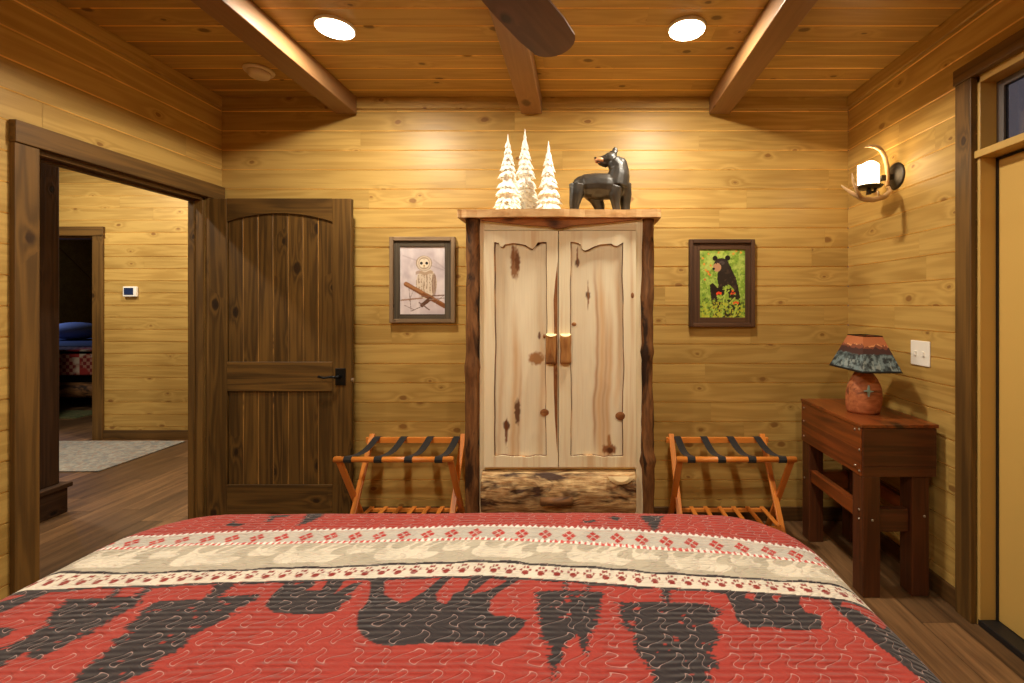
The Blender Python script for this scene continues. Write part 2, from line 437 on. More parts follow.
mb = MB(); planks(mb, (XL,YF,H), (1,0,0), (0,1,0), (0,0,-1), XR-XL, YB-YF, [(0,XR-XL,0,YB-YF)], .131, (YB-YF)-.131*30+.02, seed=12, gap=.006)
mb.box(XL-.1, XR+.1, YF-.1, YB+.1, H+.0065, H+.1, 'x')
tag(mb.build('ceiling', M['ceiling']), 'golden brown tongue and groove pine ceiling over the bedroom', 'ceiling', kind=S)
# floor: bedroom, hall and far bedroom share the planks
mb = MB(); rr = random.Random(4)
x = -9.6
while x < XR+.1:
    w = .15; y = -0.9-rr.uniform(0, 1.2)
    while y < 9.2:
        L = rr.uniform(.7, 1.5); y0, y1 = max(y, -.85), min(y+L, 9.2)
        lim = YB+.02 if x+w > -2.3 else (9.2 if x < -4 else 4.95)
        y1 = min(y1, lim)
        if y1-y0 > .01:
            o = [rr.uniform(0, 60) for _ in range(3)]; g = .0012
            vs = [(x+g,y0+g,0),(x+w-g,y0+g,0),(x+w-g,y1-g,0),(x+g,y1-g,0)]
            mb.add(vs, [(0,1,2,3)], [(p[1]+o[0], p[0]+o[1], o[2]) for p in vs], rr.random())
        y += L
    x += w
mb.box(-9.7, XR+.1, -.85, 9.2, -.06, -.003, 'y', rnd=0.0)
tag(mb.build('floor', M['floor']), 'brown wood plank floor running under the bed and out into the hall', 'floor', kind=S)

# crown strips and baseboards
def strip(name, mat, label, cat, boxes, bevel=.004):
    mb = MB()
    for b in boxes: mb.box(*b, 'auto')
    return tag(mb.build(name, M[mat], bevel=bevel), label, cat, kind=S)
strip('trim_1', 'shiplap', 'pine crown strip along the top of the wall behind the wardrobe', 'crown strip', [(XL,XR,YB-.016,YB,H-.075,H)])
strip('trim_2', 'shiplap', 'pine crown strip along the top of the wall with the sconce', 'crown strip', [(XR-.016,XR,YF,YB-.016,H-.07,H)])
strip('trim_3', 'shiplap', 'pine crown strip above the open doorway wall', 'crown strip', [(XL,XL+.016,YF,YB-.016,H-.07,H)])
strip('baseboard_back', 'base', 'dark brown baseboard below the luggage racks', 'baseboard', [(XL+.02,XR-.015,YB-.016,YB,0,.09)])
strip('baseboard_right', 'base', 'dark brown baseboard under the switch plate wall', 'baseboard', [(XR-.016,XR,RY1+.085,YB-.016,0,.09), (XR-.016,XR,YF,RY0-.085,0,.09)])
strip('baseboard_left', 'base', 'dark brown baseboard beside the open doorway', 'baseboard', [(XL,XL+.016,YF,DY0-.087,0,.09)])
for (xc, lab) in ((-1.515, 'boxed wooden ceiling beam nearest the doorway wall'), (-.318, 'boxed wooden ceiling beam above the fan blade'), (.893, 'boxed wooden ceiling beam nearest the antler sconce')):
    mb = MB().box(xc-.067, xc+.067, YF, YB-.017, H-.112, H, 'y')
    tag(mb.build('ceiling_beam', M['beam'], bevel=.005), lab, 'ceiling beam', kind=S)

# doorway casing in the left wall
T = .09
t4 = thing('trim_4', (XL,DY0,0), 'dark stained casing framing the open doorway to the hall', 'door casing', kind=S)
MB().box(XL, XL+.024, DY0-.086, DY0, 0, DZ, 'z').build('side_casing', M['trim'], t4, bevel=.003)
MB().box(XL, XL+.024, DY1, YB-.017, 0, DZ, 'z').build('side_casing', M['trim'], t4, bevel=.003)
MB().box(XL, XL+.032, DY0-.089, YB-.012, DZ, DZ+.092, 'y').build('header', M['trim'], t4, bevel=.004)
mb = MB().box(XL-T, XL, DY0-.001, DY0+.02, 0, DZ, 'z').box(XL-T, XL, DY1-.02, DY1+.001, 0, DZ, 'z').box(XL-T, XL, DY0, DY1, DZ-.02, DZ+.001, 'y')
mb.box(XL-.075, XL-.045, DY0+.02, DY0+.032, 0, DZ-.02, 'z').box(XL-.075, XL-.045, DY1-.032, DY1-.02, 0, DZ-.02, 'z').box(XL-.075, XL-.045, DY0+.02, DY1-.02, DZ-.032, DZ-.02, 'y')
mb.build('jamb', M['trim'], t4, bevel=.002)

# plank door standing open in front of the back wall
dx0, dx1, dy0, dy1, dz0, dz1 = -2.312, -1.428, DY1, DY1+.036, .012, 2.058
d1 = thing('door_1', (dx0,dy0,0), 'dark stained plank door with arched top rail, standing open', 'door', kind=S)
sw = .115
MB().box(dx0, dx0+sw, dy0, dy1, dz0, dz1, 'z').build('stile', M['door'], d1, bevel=.003)
MB().box(dx1-sw, dx1, dy0, dy1, dz0, dz1, 'z').build('stile', M['door'], d1, bevel=.003)
a, b = dx0+sw, dx1-sw
n = 24; arch = [(a+(b-a)*i/n, 1.915+.052*(1-((2*i/n-1))**2)) for i in range(n+1)]
MB().prism([(a,dz1),(b,dz1)]+arch[::-1], dy0, dy1, g='x').build('top_rail', M['door'], d1, bevel=.003)
MB().box(a, b, dy0, dy1, .861, 1.044, 'x').build('lock_rail', M['door'], d1, bevel=.003)
MB().box(a, b, dy0, dy1, dz0, .281, 'x').build('bottom_rail', M['door'], d1, bevel=.003)
mb = MB(); npk = 7
for z0, z1 in ((.276, .866), (1.04, 2.0)):
    for i in range(npk):
        w = (b-a)/npk; mb.box(a+i*w+.0012, a+(i+1)*w-.0012, dy0+.011, dy1-.008, z0, z1, 'z')
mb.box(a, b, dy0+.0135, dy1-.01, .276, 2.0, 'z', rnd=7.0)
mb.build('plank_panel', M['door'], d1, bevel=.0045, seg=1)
hd = MB().box(-1.522, -1.458, dy0-.007, dy0, .90, 1.005, 'z').build('handle_plate', M['black'], d1, bevel=.003); 
mb = MB().tube([(-1.492,dy0-.006,.955),(-1.492,dy0-.045,.955)], .010, 12).tube([(-1.492,dy0-.043,.955),(-1.53,dy0-.045,.957),(-1.57,dy0-.044,.951),(-1.605,dy0-.042,.959)], [.009,.0075,.0065,.008], 10)
mb.build('lever', M['black'], hd, smooth=True)
MB().lathe([(.001,-.008),(.012,-.008),(.012,0),(.001,0)], (dx1+.0075,dy0+.018,.93), 'x', 12).build('latch', M['steel'], d1)
for z in (.25, 1.03, 1.82): MB().tube([(dx0-.006,dy1+.006,z-.045),(dx0-.006,dy1+.006,z+.045)], .007, 10).build('hinge', M['black'], d1)

# ------------------------------------------------------------------ the hall beyond
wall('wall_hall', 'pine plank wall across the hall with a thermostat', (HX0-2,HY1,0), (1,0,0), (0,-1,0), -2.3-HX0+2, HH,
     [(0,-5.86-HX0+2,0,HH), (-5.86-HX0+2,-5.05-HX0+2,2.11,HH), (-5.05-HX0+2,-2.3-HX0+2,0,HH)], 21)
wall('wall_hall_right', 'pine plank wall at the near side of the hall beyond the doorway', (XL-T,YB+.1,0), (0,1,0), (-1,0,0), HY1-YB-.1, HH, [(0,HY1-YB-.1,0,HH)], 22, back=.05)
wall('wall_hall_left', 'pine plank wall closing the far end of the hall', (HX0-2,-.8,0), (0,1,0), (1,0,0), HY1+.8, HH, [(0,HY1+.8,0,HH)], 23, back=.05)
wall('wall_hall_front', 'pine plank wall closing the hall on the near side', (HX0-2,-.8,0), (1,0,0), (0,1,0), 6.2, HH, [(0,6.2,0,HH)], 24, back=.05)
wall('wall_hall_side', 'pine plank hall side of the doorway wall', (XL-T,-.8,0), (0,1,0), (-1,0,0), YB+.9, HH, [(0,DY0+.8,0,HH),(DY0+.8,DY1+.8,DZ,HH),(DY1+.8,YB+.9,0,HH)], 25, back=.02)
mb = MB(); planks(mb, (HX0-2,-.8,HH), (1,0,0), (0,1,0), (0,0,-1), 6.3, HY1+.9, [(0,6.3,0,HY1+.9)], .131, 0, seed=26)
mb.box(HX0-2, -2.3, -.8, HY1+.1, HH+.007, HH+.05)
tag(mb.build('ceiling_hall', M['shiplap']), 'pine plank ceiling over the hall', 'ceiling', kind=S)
t5 = thing('trim_5', (-5.05,HY1,0), 'brown wood casing around the dark doorway across the hall', 'door casing', kind=S)
MB().box(-5.05, -4.943, HY1-.022, HY1, 0, 2.11, 'z').build('side_casing', M['trim'], t5, bevel=.003)
MB().box(-5.967, -5.86, HY1-.022, HY1, 0, 2.11, 'z').build('side_casing', M['trim'], t5, bevel=.003)
MB().box(-5.975, -4.935, HY1-.028, HY1, 2.11, 2.205, 'x').build('header', M['trim'], t5, bevel=.003)
mb = MB().box(-5.06, -5.04, HY1, HY1+.12, 0, 2.11, 'z').box(-5.87, -5.85, HY1, HY1+.12, 0, 2.11, 'z').box(-5.85, -5.06, HY1, HY1+.12, 2.09, 2.115, 'x')
mb.build('jamb', M['trim'], t5)
strip('baseboard_hall', 'trim', 'brown baseboard under the thermostat wall in the hall', 'baseboard', [(-4.943,-2.47,HY1-.016,HY1,0,.1)])
ps = thing('timber_post', (-3.65,2.9,0), 'rough dark timber post with a boxed base, seen through the doorway', 'post')
MB().box(-3.80, -3.50, 2.76, 3.055, .2, HH-.01, 'z').build('post', M['rough'], ps, bevel=.006)
mb = MB().box(-3.83, -3.468, 2.73, 3.075, 0, .17, 'y'); mb.build('plinth', M['rough'], ps, bevel=.004)
MB().box(-3.85, -3.448, 2.71, 3.09, .17, .2, 'y').build('cap_board', M['rough'], ps, bevel=.004)
mb = MB().box(-5.9, -4.03, 3.80, 4.64, .0005, .011)
tag(mb.build('area_rug', M['rug'], bevel=.004), 'faded grey patterned rug on the hall floor', 'rug')
th = thing('thermostat', (-4.66,HY1,1.5), 'small white thermostat with a dark screen on the hall wall', 'thermostat')
MB().box(-4.73, -4.59, HY1-.026, HY1-.001, 1.48, 1.585, 'x').build('housing', M['white'], th, bevel=.006)
MB().box(-4.715, -4.62, HY1-.028, HY1-.025, 1.50, 1.572, 'x').build('screen', M['screen'], th)

# the dark bedroom across the hall
R2 = (-9.6, -3.9, HY1+.12, 9.0)
def darkwall(name, label, b): return tag(MB().box(*b, 'x').build(name, M['shiplap']), label, 'wall', kind=S)
darkwall('wall_far_room_back', 'plank wall at the end of the dark far bedroom', (R2[0],R2[1],9.0,9.1,0,2.75))
darkwall('wall_far_room_left', 'plank wall on the left side of the dark far bedroom', (R2[0]-.1,R2[0],HY1+.1,9.1,0,2.75))
darkwall('wall_far_room_right', 'plank wall closing the dark far bedroom', (R2[1],R2[1]+.1,HY1+.1,9.1,0,2.75))
darkwall('ceiling_far_room', 'ceiling of the dark far bedroom', (R2[0]-.1,R2[1]+.1,HY1+.11,9.1,2.75,2.8))
rb = thing('log_bed', (-7.2,6.05,0), 'log bed with blue sheets in the dark room across the hall', 'bed')
MB().tube([(-9.2,6.12,.25),(-7.4,6.12,.255),(-6.0,6.12,.25)], .10, 14, noise=.05).build('side_rail', M['log'], rb, smooth=True)
for (x, y) in ((-9.1,6.15),(-6.05,6.15),(-9.1,7.9),(-6.05,7.9)):
    MB().tube([(x,y,0),(x,y,.5)], .07, 12).build('leg', M['log'], rb, smooth=True)
MB().box(-9.15, -6.05, 6.08, 8.05, .46, .72, 'x').build('mattress', M['blue'], rb, bevel=.05, seg=4)
MB().box(-9.1, -6.1, 6.2, 8.0, .3, .46, 'x').build('box_spring', M['dark'], rb)
mb = MB().box(-9.2, -6.0, 6.03, 6.075, .46, .80, 'x').box(-9.2, -6.0, 6.03, 6.5, .725, .80, 'x')
tag(mb.build('patchwork_quilt', M['patch'], bevel=.02), 'red and cream patchwork quilt over the side of the far log bed', 'quilt')
mb = MB().box(-9.18, -6.02, 6.5, 8.04, .722, .81, 'x')
tag(mb.build('blue_blanket', M['blue'], bevel=.03, seg=3), 'blue blanket spread over the far log bed', 'blanket')
mb = MB().ball((-8.45,7.6,.96), (.40,.24,.145), 20, 12)
tag(mb.build('pillow', M['pillow'], smooth=True), 'pale blue pillow lying on the blanket of the far log bed', 'pillow')
mb = MB().box(-8.2, -6.2, 5.58, 5.97, .001, .012)
tag(mb.build('green_rug', M['greenrug']), 'mottled green rug in front of the far log bed', 'rug')

# ------------------------------------------------------------------ exterior door with transom, right wall
d2 = thing('door_2', (XR,RY0,0), 'tan painted exterior door beside the side table', 'door', kind=S)
MB().box(XR+.075, XR+.12, RY0+.022, RY1-.022, .03, 2.03, 'z').build('slab', M['ydoor'], d2, bevel=.003)
mb = MB().box(XR+.088, XR+.11, RY0+.018, RY0+.03, .02, 2.04, 'z').box(XR+.07, XR+.11, RY1-.026, RY1-.015, .02, 2.04, 'z').box(XR+.07, XR+.11, RY0, RY1-.015, 2.026, 2.037, 'y')
mb.build('weatherstrip', M['dark'], d2)
t6 = thing('trim_6', (XR,RY0,0), 'dark stained casing around the exterior door and transom', 'door casing', kind=S)
MB().box(XR-.025, XR, RY1, RY1+.085, 0, RZ, 'z').build('side_casing', M['trim'], t6, bevel=.003)
MB().box(XR-.025, XR, RY0-.085, RY0, 0, RZ, 'z').build('side_casing', M['trim'], t6, bevel=.003)
MB().box(XR-.032, XR, RY0-.09, RY1+.09, RZ, RZ+.07, 'y').build('header', M['trim'], t6, bevel=.004)
t7 = thing('trim_7', (XR,RY0,0), 'tan painted jamb and transom bar of the exterior door', 'door jamb', kind=S)
mb = MB().box(XR+.002, XR+.12, RY1-.016, RY1, 0, RZ, 'z').box(XR+.002, XR+.12, RY0, RY0+.016, 0, RZ, 'z').box(XR+.002, XR+.12, RY0, RY1, RZ-.03, RZ, 'y')
mb.build('side_jamb', M['yellow'], t7, bevel=.002)
MB().box(XR-.012, XR+.12, RY0-.0, RY1-.001, 2.038, 2.07, 'y').build('transom_bar', M['yellow'], t7, bevel=.003)
tag(MB().box(XR-.0, XR+.13, RY0, RY1-.005, -.002, .028, 'y').build('trim_8', M['thresh'], bevel=.005), 'dark threshold under the exterior door', 'threshold', kind=S)
w1 = thing('window_1', (XR+.09,RY0,2.07), 'narrow transom window above the exterior door', 'window', kind=S)
mb = MB().box(XR+.072, XR+.1, RY1-.05, RY1-.016, 2.07, RZ-.03, 'z').box(XR+.072, XR+.1, RY0+.016, RY0+.05, 2.07, RZ-.03, 'z').box(XR+.072, XR+.1, RY0+.05, RY1-.05, 2.07, 2.095, 'y').box(XR+.072, XR+.1, RY0+.05, RY1-.05, RZ-.06, RZ-.03, 'y')
mb.build('sash', plain('grey_vinyl_sash', (96,88,84), .5), w1, bevel=.002)
MB().box(XR+.082, XR+.09, RY0+.05, RY1-.05, 2.095, RZ-.06, 'y').build('glass', M['glass'], w1)

# ------------------------------------------------------------------ ceiling lights, detector, fan
lightpos = [(-1.184, 2.19, 'round recessed ceiling light on the doorway side of the fan blade'), (.512, 2.20, 'round recessed ceiling light on the sconce side of the fan blade')]
added_fill = [(-1.184, -.1, 'added unseen fill light over the head of the bed, doorway side'), (.512, -.1, 'added unseen fill light over the head of the bed, sconce side')]  # out-of-view lamps added as front fill
proto = None
LC = (1.0, .90, .73)
for (x, y, lab) in lightpos+added_fill:
    g = 'recessed ceiling lights'
    if proto is None:
        proto = thing('recessed_light', (x,y,H), lab, 'ceiling light', g)
        MB().lathe([(.086,-.015),(.089,-.014),(.091,0),(.086,0)], (x,y,H-.001)).build('trim_ring', M['white'], proto, smooth=True)
        MB().lathe([(.001,-.017),(.084,-.017),(.086,-.008),(.001,-.008)], (x,y,H-.001)).build('lens', M['lens'], proto, smooth=True)
    else:
        c = copy_tree(proto); c.location = (x,y,H); tag(c, lab, 'ceiling light', g)
    ld = bpy.data.lights.new('lamp', 'AREA'); ld.shape = 'DISK'; ld.size = .15; ld.energy = 23 if y > 1 else 20; ld.color = LC
    lo = bpy.data.objects.new('downlight_lamp', ld); COL.objects.link(lo); lo.location = (x,y,H-.0185)
def lamp(loc, e, size, col, name='lamp', rot=(0,0,0), shape='DISK'):
    ld = bpy.data.lights.new(name, 'AREA'); ld.shape = shape; ld.size = size; ld.energy = e; ld.color = col
    lo = bpy.data.objects.new(name, ld); COL.objects.link(lo); lo.location = loc; lo.rotation_euler = rot; return lo
for (x, y, lab) in ((-3.5,4.05,'round ceiling light in the hall over the thermostat wall'), (-4.9,3.6,'round ceiling light in the hall over the rug'), (-3.3,1.2,'round ceiling light in the hall by the near wall')):
    c = copy_tree(proto); c.location = (x,y,HH); tag(c, lab, 'ceiling light', 'hall ceiling lights')
    lamp((x,y,HH-.0185), 34, .15, LC, 'hall_lamp')
lamp((-9.4,7.4,1.7), 7, .5, (.35,.5,1.0), 'far_blue_fill', (0,-PI/2,0))  # added unseen blue lamp lighting the far bed; no window is built

sd = thing('smoke_detector', (-1.84,2.60,H), 'round off-white smoke detector on the ceiling', 'smoke detector')
MB().lathe([(.001,0),(.076,0),(.078,-.006),(.074,-.014),(.001,-.014)], (-1.84,2.60,H-.0005)).build('base', M['detector'], sd, smooth=True)
MB().lathe([(.058,-.014),(.060,-.022),(.050,-.040),(.042,-.044),(.001,-.045)], (-1.84,2.60,H-.0005)).build('cover', M['detector'], sd, smooth=True)

fx, fy, fz = -.345, 1.115, 2.35
fan = thing('ceiling_fan', (fx,fy,2.3), 'dark wood bladed ceiling fan hanging from the middle beam', 'ceiling fan')
MB().lathe([(.001,2.625),(.065,2.625),(.06,2.59),(.025,2.555),(.001,2.555)], (fx,fy,0)).build('canopy', M['bronze'], fan, smooth=True)
MB().tube([(fx,fy,2.43),(fx,fy,2.57)], .013, 12).build('downrod', M['bronze'], fan, smooth=True)
MB().lathe([(.001,2.44),(.05,2.44),(.10,2.42),(.115,2.38),(.11,2.33),(.08,2.30),(.03,2.285),(.001,2.283)], (fx,fy,0)).build('motor_housing', M['bronze'], fan, smooth=True)
for ang in (65.5, 185.5, 305.5):
    a = math.radians(ang); mt = Matrix.Translation((fx,fy,fz)) @ Matrix.Rotation(a, 4, 'Z') @ Matrix.Rotation(math.radians(-11), 4, 'X')
    pts = []; w = .086
    pts += [(.17,-.055),(.24,-.078),(.35,-w),(.50,-.09),(.58,-.084)]
    for i in range(1, 12): t_ = -PI/2+PI*i/12; pts.append((.575+.085*math.cos(t_), .087*math.sin(t_)))
    pts += [(.58,.084),(.50,.09),(.35,w),(.24,.078),(.17,.055)]
    mb = MB(); swap = Matrix(((1,0,0,0),(0,0,1,0),(0,1,0,0),(0,0,0,1)))
    mb.prism(pts, -.005, .005, g='x', frame=mt @ swap)
    bl = mb.build('blade', M['fan'], fan, bevel=.002)
    mb = MB(); mb.box(.07, .22, -.022, .022, -.012, -.006, 'x', mt); mb.build('blade_bracket', M['bronze'], bl, bevel=.002)

# ------------------------------------------------------------------ antler sconce
sx, sy, sz = XR, 2.505, 2.106
scn = thing('wall_sconce', (sx,sy,sz), 'antler wall sconce with a glowing candle shade', 'wall sconce')
MB().lathe([(.001,-.020),(.035,-.020),(.045,-.014),(.058,-.010),(.070,-.008),(.074,0),(.001,0)], (sx-.001,sy,sz), 'x', 36).build('back_plate', M['bronze'], scn, smooth=True)
mb = MB().bar((sx-.02,sy,sz-.005), (sx-.085,sy,sz-.012), .02, .03).tube([(sx-.085,sy,sz-.012),(sx-.10,sy,sz-.05),(sx-.12,sy,sz-.085),(sx-.15,sy,sz-.088)], .008, 10)
mb.tube([(sx-.15,sy,sz-.10),(sx-.15,sy,sz-.06)], [.014,.009], 12)
mb.build('arm', M['bronze'], scn, smooth=False, bevel=.002)
cxx = sx-.152
MB().lathe([(.001,0),(.060,.002),(.072,.012),(.070,.013),(.058,.006),(.001,.005)], (cxx,sy,sz-.068)).build('candle_dish', M['bronze'], scn, smooth=True)
mb = MB(); prof = [(.001,0),(.050,0),(.052,.004),(.052,.115),(.049,.124),(.044,.12),(.042,.05),(.001,.045)]
mb.lathe(prof, (cxx,sy,sz-.058), 'z', 40)
cs = mb.build('candle_shade', M['candle'], scn, smooth=True)
for v in cs.data.vertices:
    if v.co.z > .05: v.co.z += .006*math.sin(3*math.atan2(v.co.y, v.co.x+.152)+1)
def sp(px, py, Y): x, _, z = at(px, py, Y); return (x, Y, z)
mb = MB()
mb.tube([sp(888,188,2.48), sp(890,192,2.45), sp(884,197,2.42), sp(873,200,2.40), sp(862,199,2.40), sp(853,194,2.41), sp(846,189,2.42), sp(841,185,2.43)], [.012,.013,.014,.014,.012,.010,.007,.002], 10)
mb.tube([sp(862,199,2.40), sp(857,191,2.38), sp(853,182,2.37), sp(852,173,2.37)], [.010,.008,.006,.002], 10)
mb.tube([sp(880,198,2.41), sp(878,193,2.40), sp(877,190,2.40)], [.009,.006,.002], 8)
mb.build('antler', M['antler'], scn, smooth=True)
mb = MB()
mb.tube([sp(887,186,2.50), sp(887.5,176,2.50), sp(887,166,2.49), sp(885,157,2.48), sp(881,150,2.47), sp(875,146.5,2.46), sp(869,146,2.46), sp(864,147.5,2.46)], [.011,.012,.012,.012,.011,.010,.007,.002], 10)
mb.tube([sp(884,153,2.48), sp(880,147,2.50), sp(876,145,2.51)], [.009,.006,.002], 8)
mb.build('antler', M['antler'], scn, smooth=True)
ld = bpy.data.lights.new('candle_bulb', 'POINT'); ld.energy = .5; ld.color = (1,.8,.5); ld.shadow_soft_size = .03
lo = bpy.data.objects.new('candle_bulb', ld); COL.objects.link(lo); lo.location = (cxx,sy,sz+.095)

sp_ = thing('switch_plate', (XR,2.32,1.15), 'white double switch plate on the wall beside the lamp', 'switch plate')
MB().box(XR-.007, XR-.0005, 2.255, 2.385, 1.088, 1.215, 'z').build('plate', M['white'], sp_, bevel=.003)
for y in (2.292, 2.348): MB().box(XR-.016, XR-.006, y-.006, y+.006, 1.138, 1.162, 'z').build('toggle', M['white'], sp_, bevel=.002)

# ------------------------------------------------------------------ painting helpers
def vnoise(x, y, seed=0):
    def h(i, j):
        v = np.sin(i*127.1+j*311.7+seed*74.7)*43758.5453; return v-np.floor(v)
    i, j = np.floor(x), np.floor(y); fx_, fy_ = x-i, y-j
    fx_ = fx_*fx_*(3-2*fx_); fy_ = fy_*fy_*(3-2*fy_)
    return (h(i,j)*(1-fx_)+h(i+1,j)*fx_)*(1-fy_)+(h(i,j+1)*(1-fx_)+h(i+1,j+1)*fx_)*fy_
def fbm(x, y, seed=0, o=3):
    s = 0; a = .5
    for k in range(o): s = s+a*vnoise(x*2**k, y*2**k, seed+k); a *= .5
    return s/(1-.5**o)
def inside(x, y, poly):
    r = np.zeros(x.shape, bool); n = len(poly); j = n-1
    for i in range(n):
        xi, yi = poly[i]; xj, yj = poly[j]
        if yi != yj:
            c = ((yi > y) != (yj > y)) & (x < (xj-xi)*(y-yi)/(yj-yi)+xi); r ^= c
        j = i
    return r
def put(c, m, rgb, a=1.0):
    L = np.array(lin(rgb)[:3]); aa = (m*a)[..., None] if m.dtype != bool else (m.astype(float)*a)[..., None]
    return c*(1-aa)+L*aa
def seg(x, y, x0, y0, x1, y1):
    dx, dy = x1-x0, y1-y0; t = np.clip(((x-x0)*dx+(y-y0)*dy)/(dx*dx+dy*dy), 0, 1)
    return np.hypot(x-x0-t*dx, y-y0-t*dy)
def grid_obj(name, org, ud, vd, w, h, nu, nv, rgb, mat, parent, warp=None):
    org, ud, vd = np.array(org), np.array(ud), np.array(vd)
    U, V = np.meshgrid(np.linspace(0, 1, nu), np.linspace(0, 1, nv))
    P = org+ud*(U*w)[..., None]+vd*(V*h)[..., None]
    if warp: P = warp(P, U, V)
    C = rgb(U, V)
    o0 = np.array(ORG[parent.name]) if parent is not None else org
    me = bpy.data.meshes.new(name)
    idx = np.arange(nu*nv).reshape(nv, nu)
    q = np.stack([idx[:-1,:-1], idx[:-1,1:], idx[1:,1:], idx[1:,:-1]], -1).reshape(-1, 4)
    me.from_pydata((P.reshape(-1,3)-o0).tolist(), [], q.tolist()); me.update()
    ca = me.color_attributes.new('col', 'FLOAT_COLOR', 'POINT')
    ca.data.foreach_set('color', np.concatenate([C.reshape(-1,3), np.ones((nu*nv,1))], 1).astype(np.float32).ravel())
    me.materials.append(mat); o = bpy.data.objects.new(name, me); COL.objects.link(o); ORG[o.name] = tuple(o0)
    if parent is not None: o.parent = parent
    else: o.location = tuple(o0)
    return o

# ------------------------------------------------------------------ framed pictures
def owl(U, V):
    x, y = U*307, (1-V)*460                                # measured picture units, y downwards
    C = np.ones(U.shape+(3,))*np.array(lin((206,194,196))[:3])
    C = put(C, np.clip(fbm(x/70, y/50, 3)*2.2-.8, 0, 1), (172,158,164), .55)
    C = put(C, np.clip(fbm(x/40+5, y/90, 9)*2.6-1.2, 0, 1), (232,222,220), .6)
    for (a, b, c, d, w) in ((20,60,300,160,7),(230,90,307,150,8)): C = put(C, np.clip(1-seg(x,y,a,b,c,d)/w, 0, 1), (150,130,134), .45)
    # body
    body = ((x-180)/72)**2+((y-250)/105)**2 < 1+.12*(fbm(x/12, y/12, 2)-.5)
    C = put(C, body, (212,196,176))
    st = (np.sin(x/3.0+6*fbm(x/18, y/26, 5)) > .25) & (fbm(x/9, y/14, 2) > .42) & body & (y > 190)
    C = put(C, st, (140,110,84), .75)
    hd_ = ((x-163)/56)**2+((y-112)/52)**2 < 1+.1*(fbm(x/9, y/9, 6)-.5)
    C = put(C, hd_, (206,188,166))
    for ex in (145, 183): C = put(C, ((x-ex)/24)**2+((y-112)/30)**2 < 1, (232,216,192))
    r = np.hypot(x-164, y-112); C = put(C, hd_ & (np.sin(r/2.6) > .3) & (r > 26), (120,92,70), .6); C = put(C, (((x-232)/16)**2+((y-260)/80)**2 < 1), (120,84,66), .6)
    for ex in (145, 182): C = put(C, np.hypot(x-ex, y-112) < 10, (26,20,20))
    C = put(C, inside(x, y, [(157,122),(171,122),(164,146)]), (176,140,70))
    C = put(C, (np.abs(y-178-6*np.sin(x/12)) < 11) & (np.abs(x-165) < 58), (150,112,72), .6)
    # branch
    for (a, b, c, d, w, col) in ((40,255,307,405,17,(122,74,40)),(35,250,150,310,9,(160,112,74)),(5,365,150,350,6,(150,116,92)),(150,340,300,330,5,(120,88,70)),
                                 (60,280,75,440,3,(110,88,80)),(75,440,140,410,3,(96,74,66)),(150,400,210,350,14,(92,60,44)),(30,400,95,430,3,(120,96,90)),(240,380,300,330,3,(120,96,90)),
                                 (130,380,200,430,5,(110,84,74)),(90,300,60,370,2,(120,96,90)),(200,360,300,350,4,(140,120,110))):
        sd_ = seg(x, y, a, b, c, d)+4*(fbm(x/8, y/8, 8)-.5)
        C = put(C, np.clip((w-sd_)/2, 0, 1), col)
    C = put(C, np.clip((5-np.abs(seg(x, y, 40, 243, 290, 385)))/3, 0, 1), (172,116,70), .6)
    return C
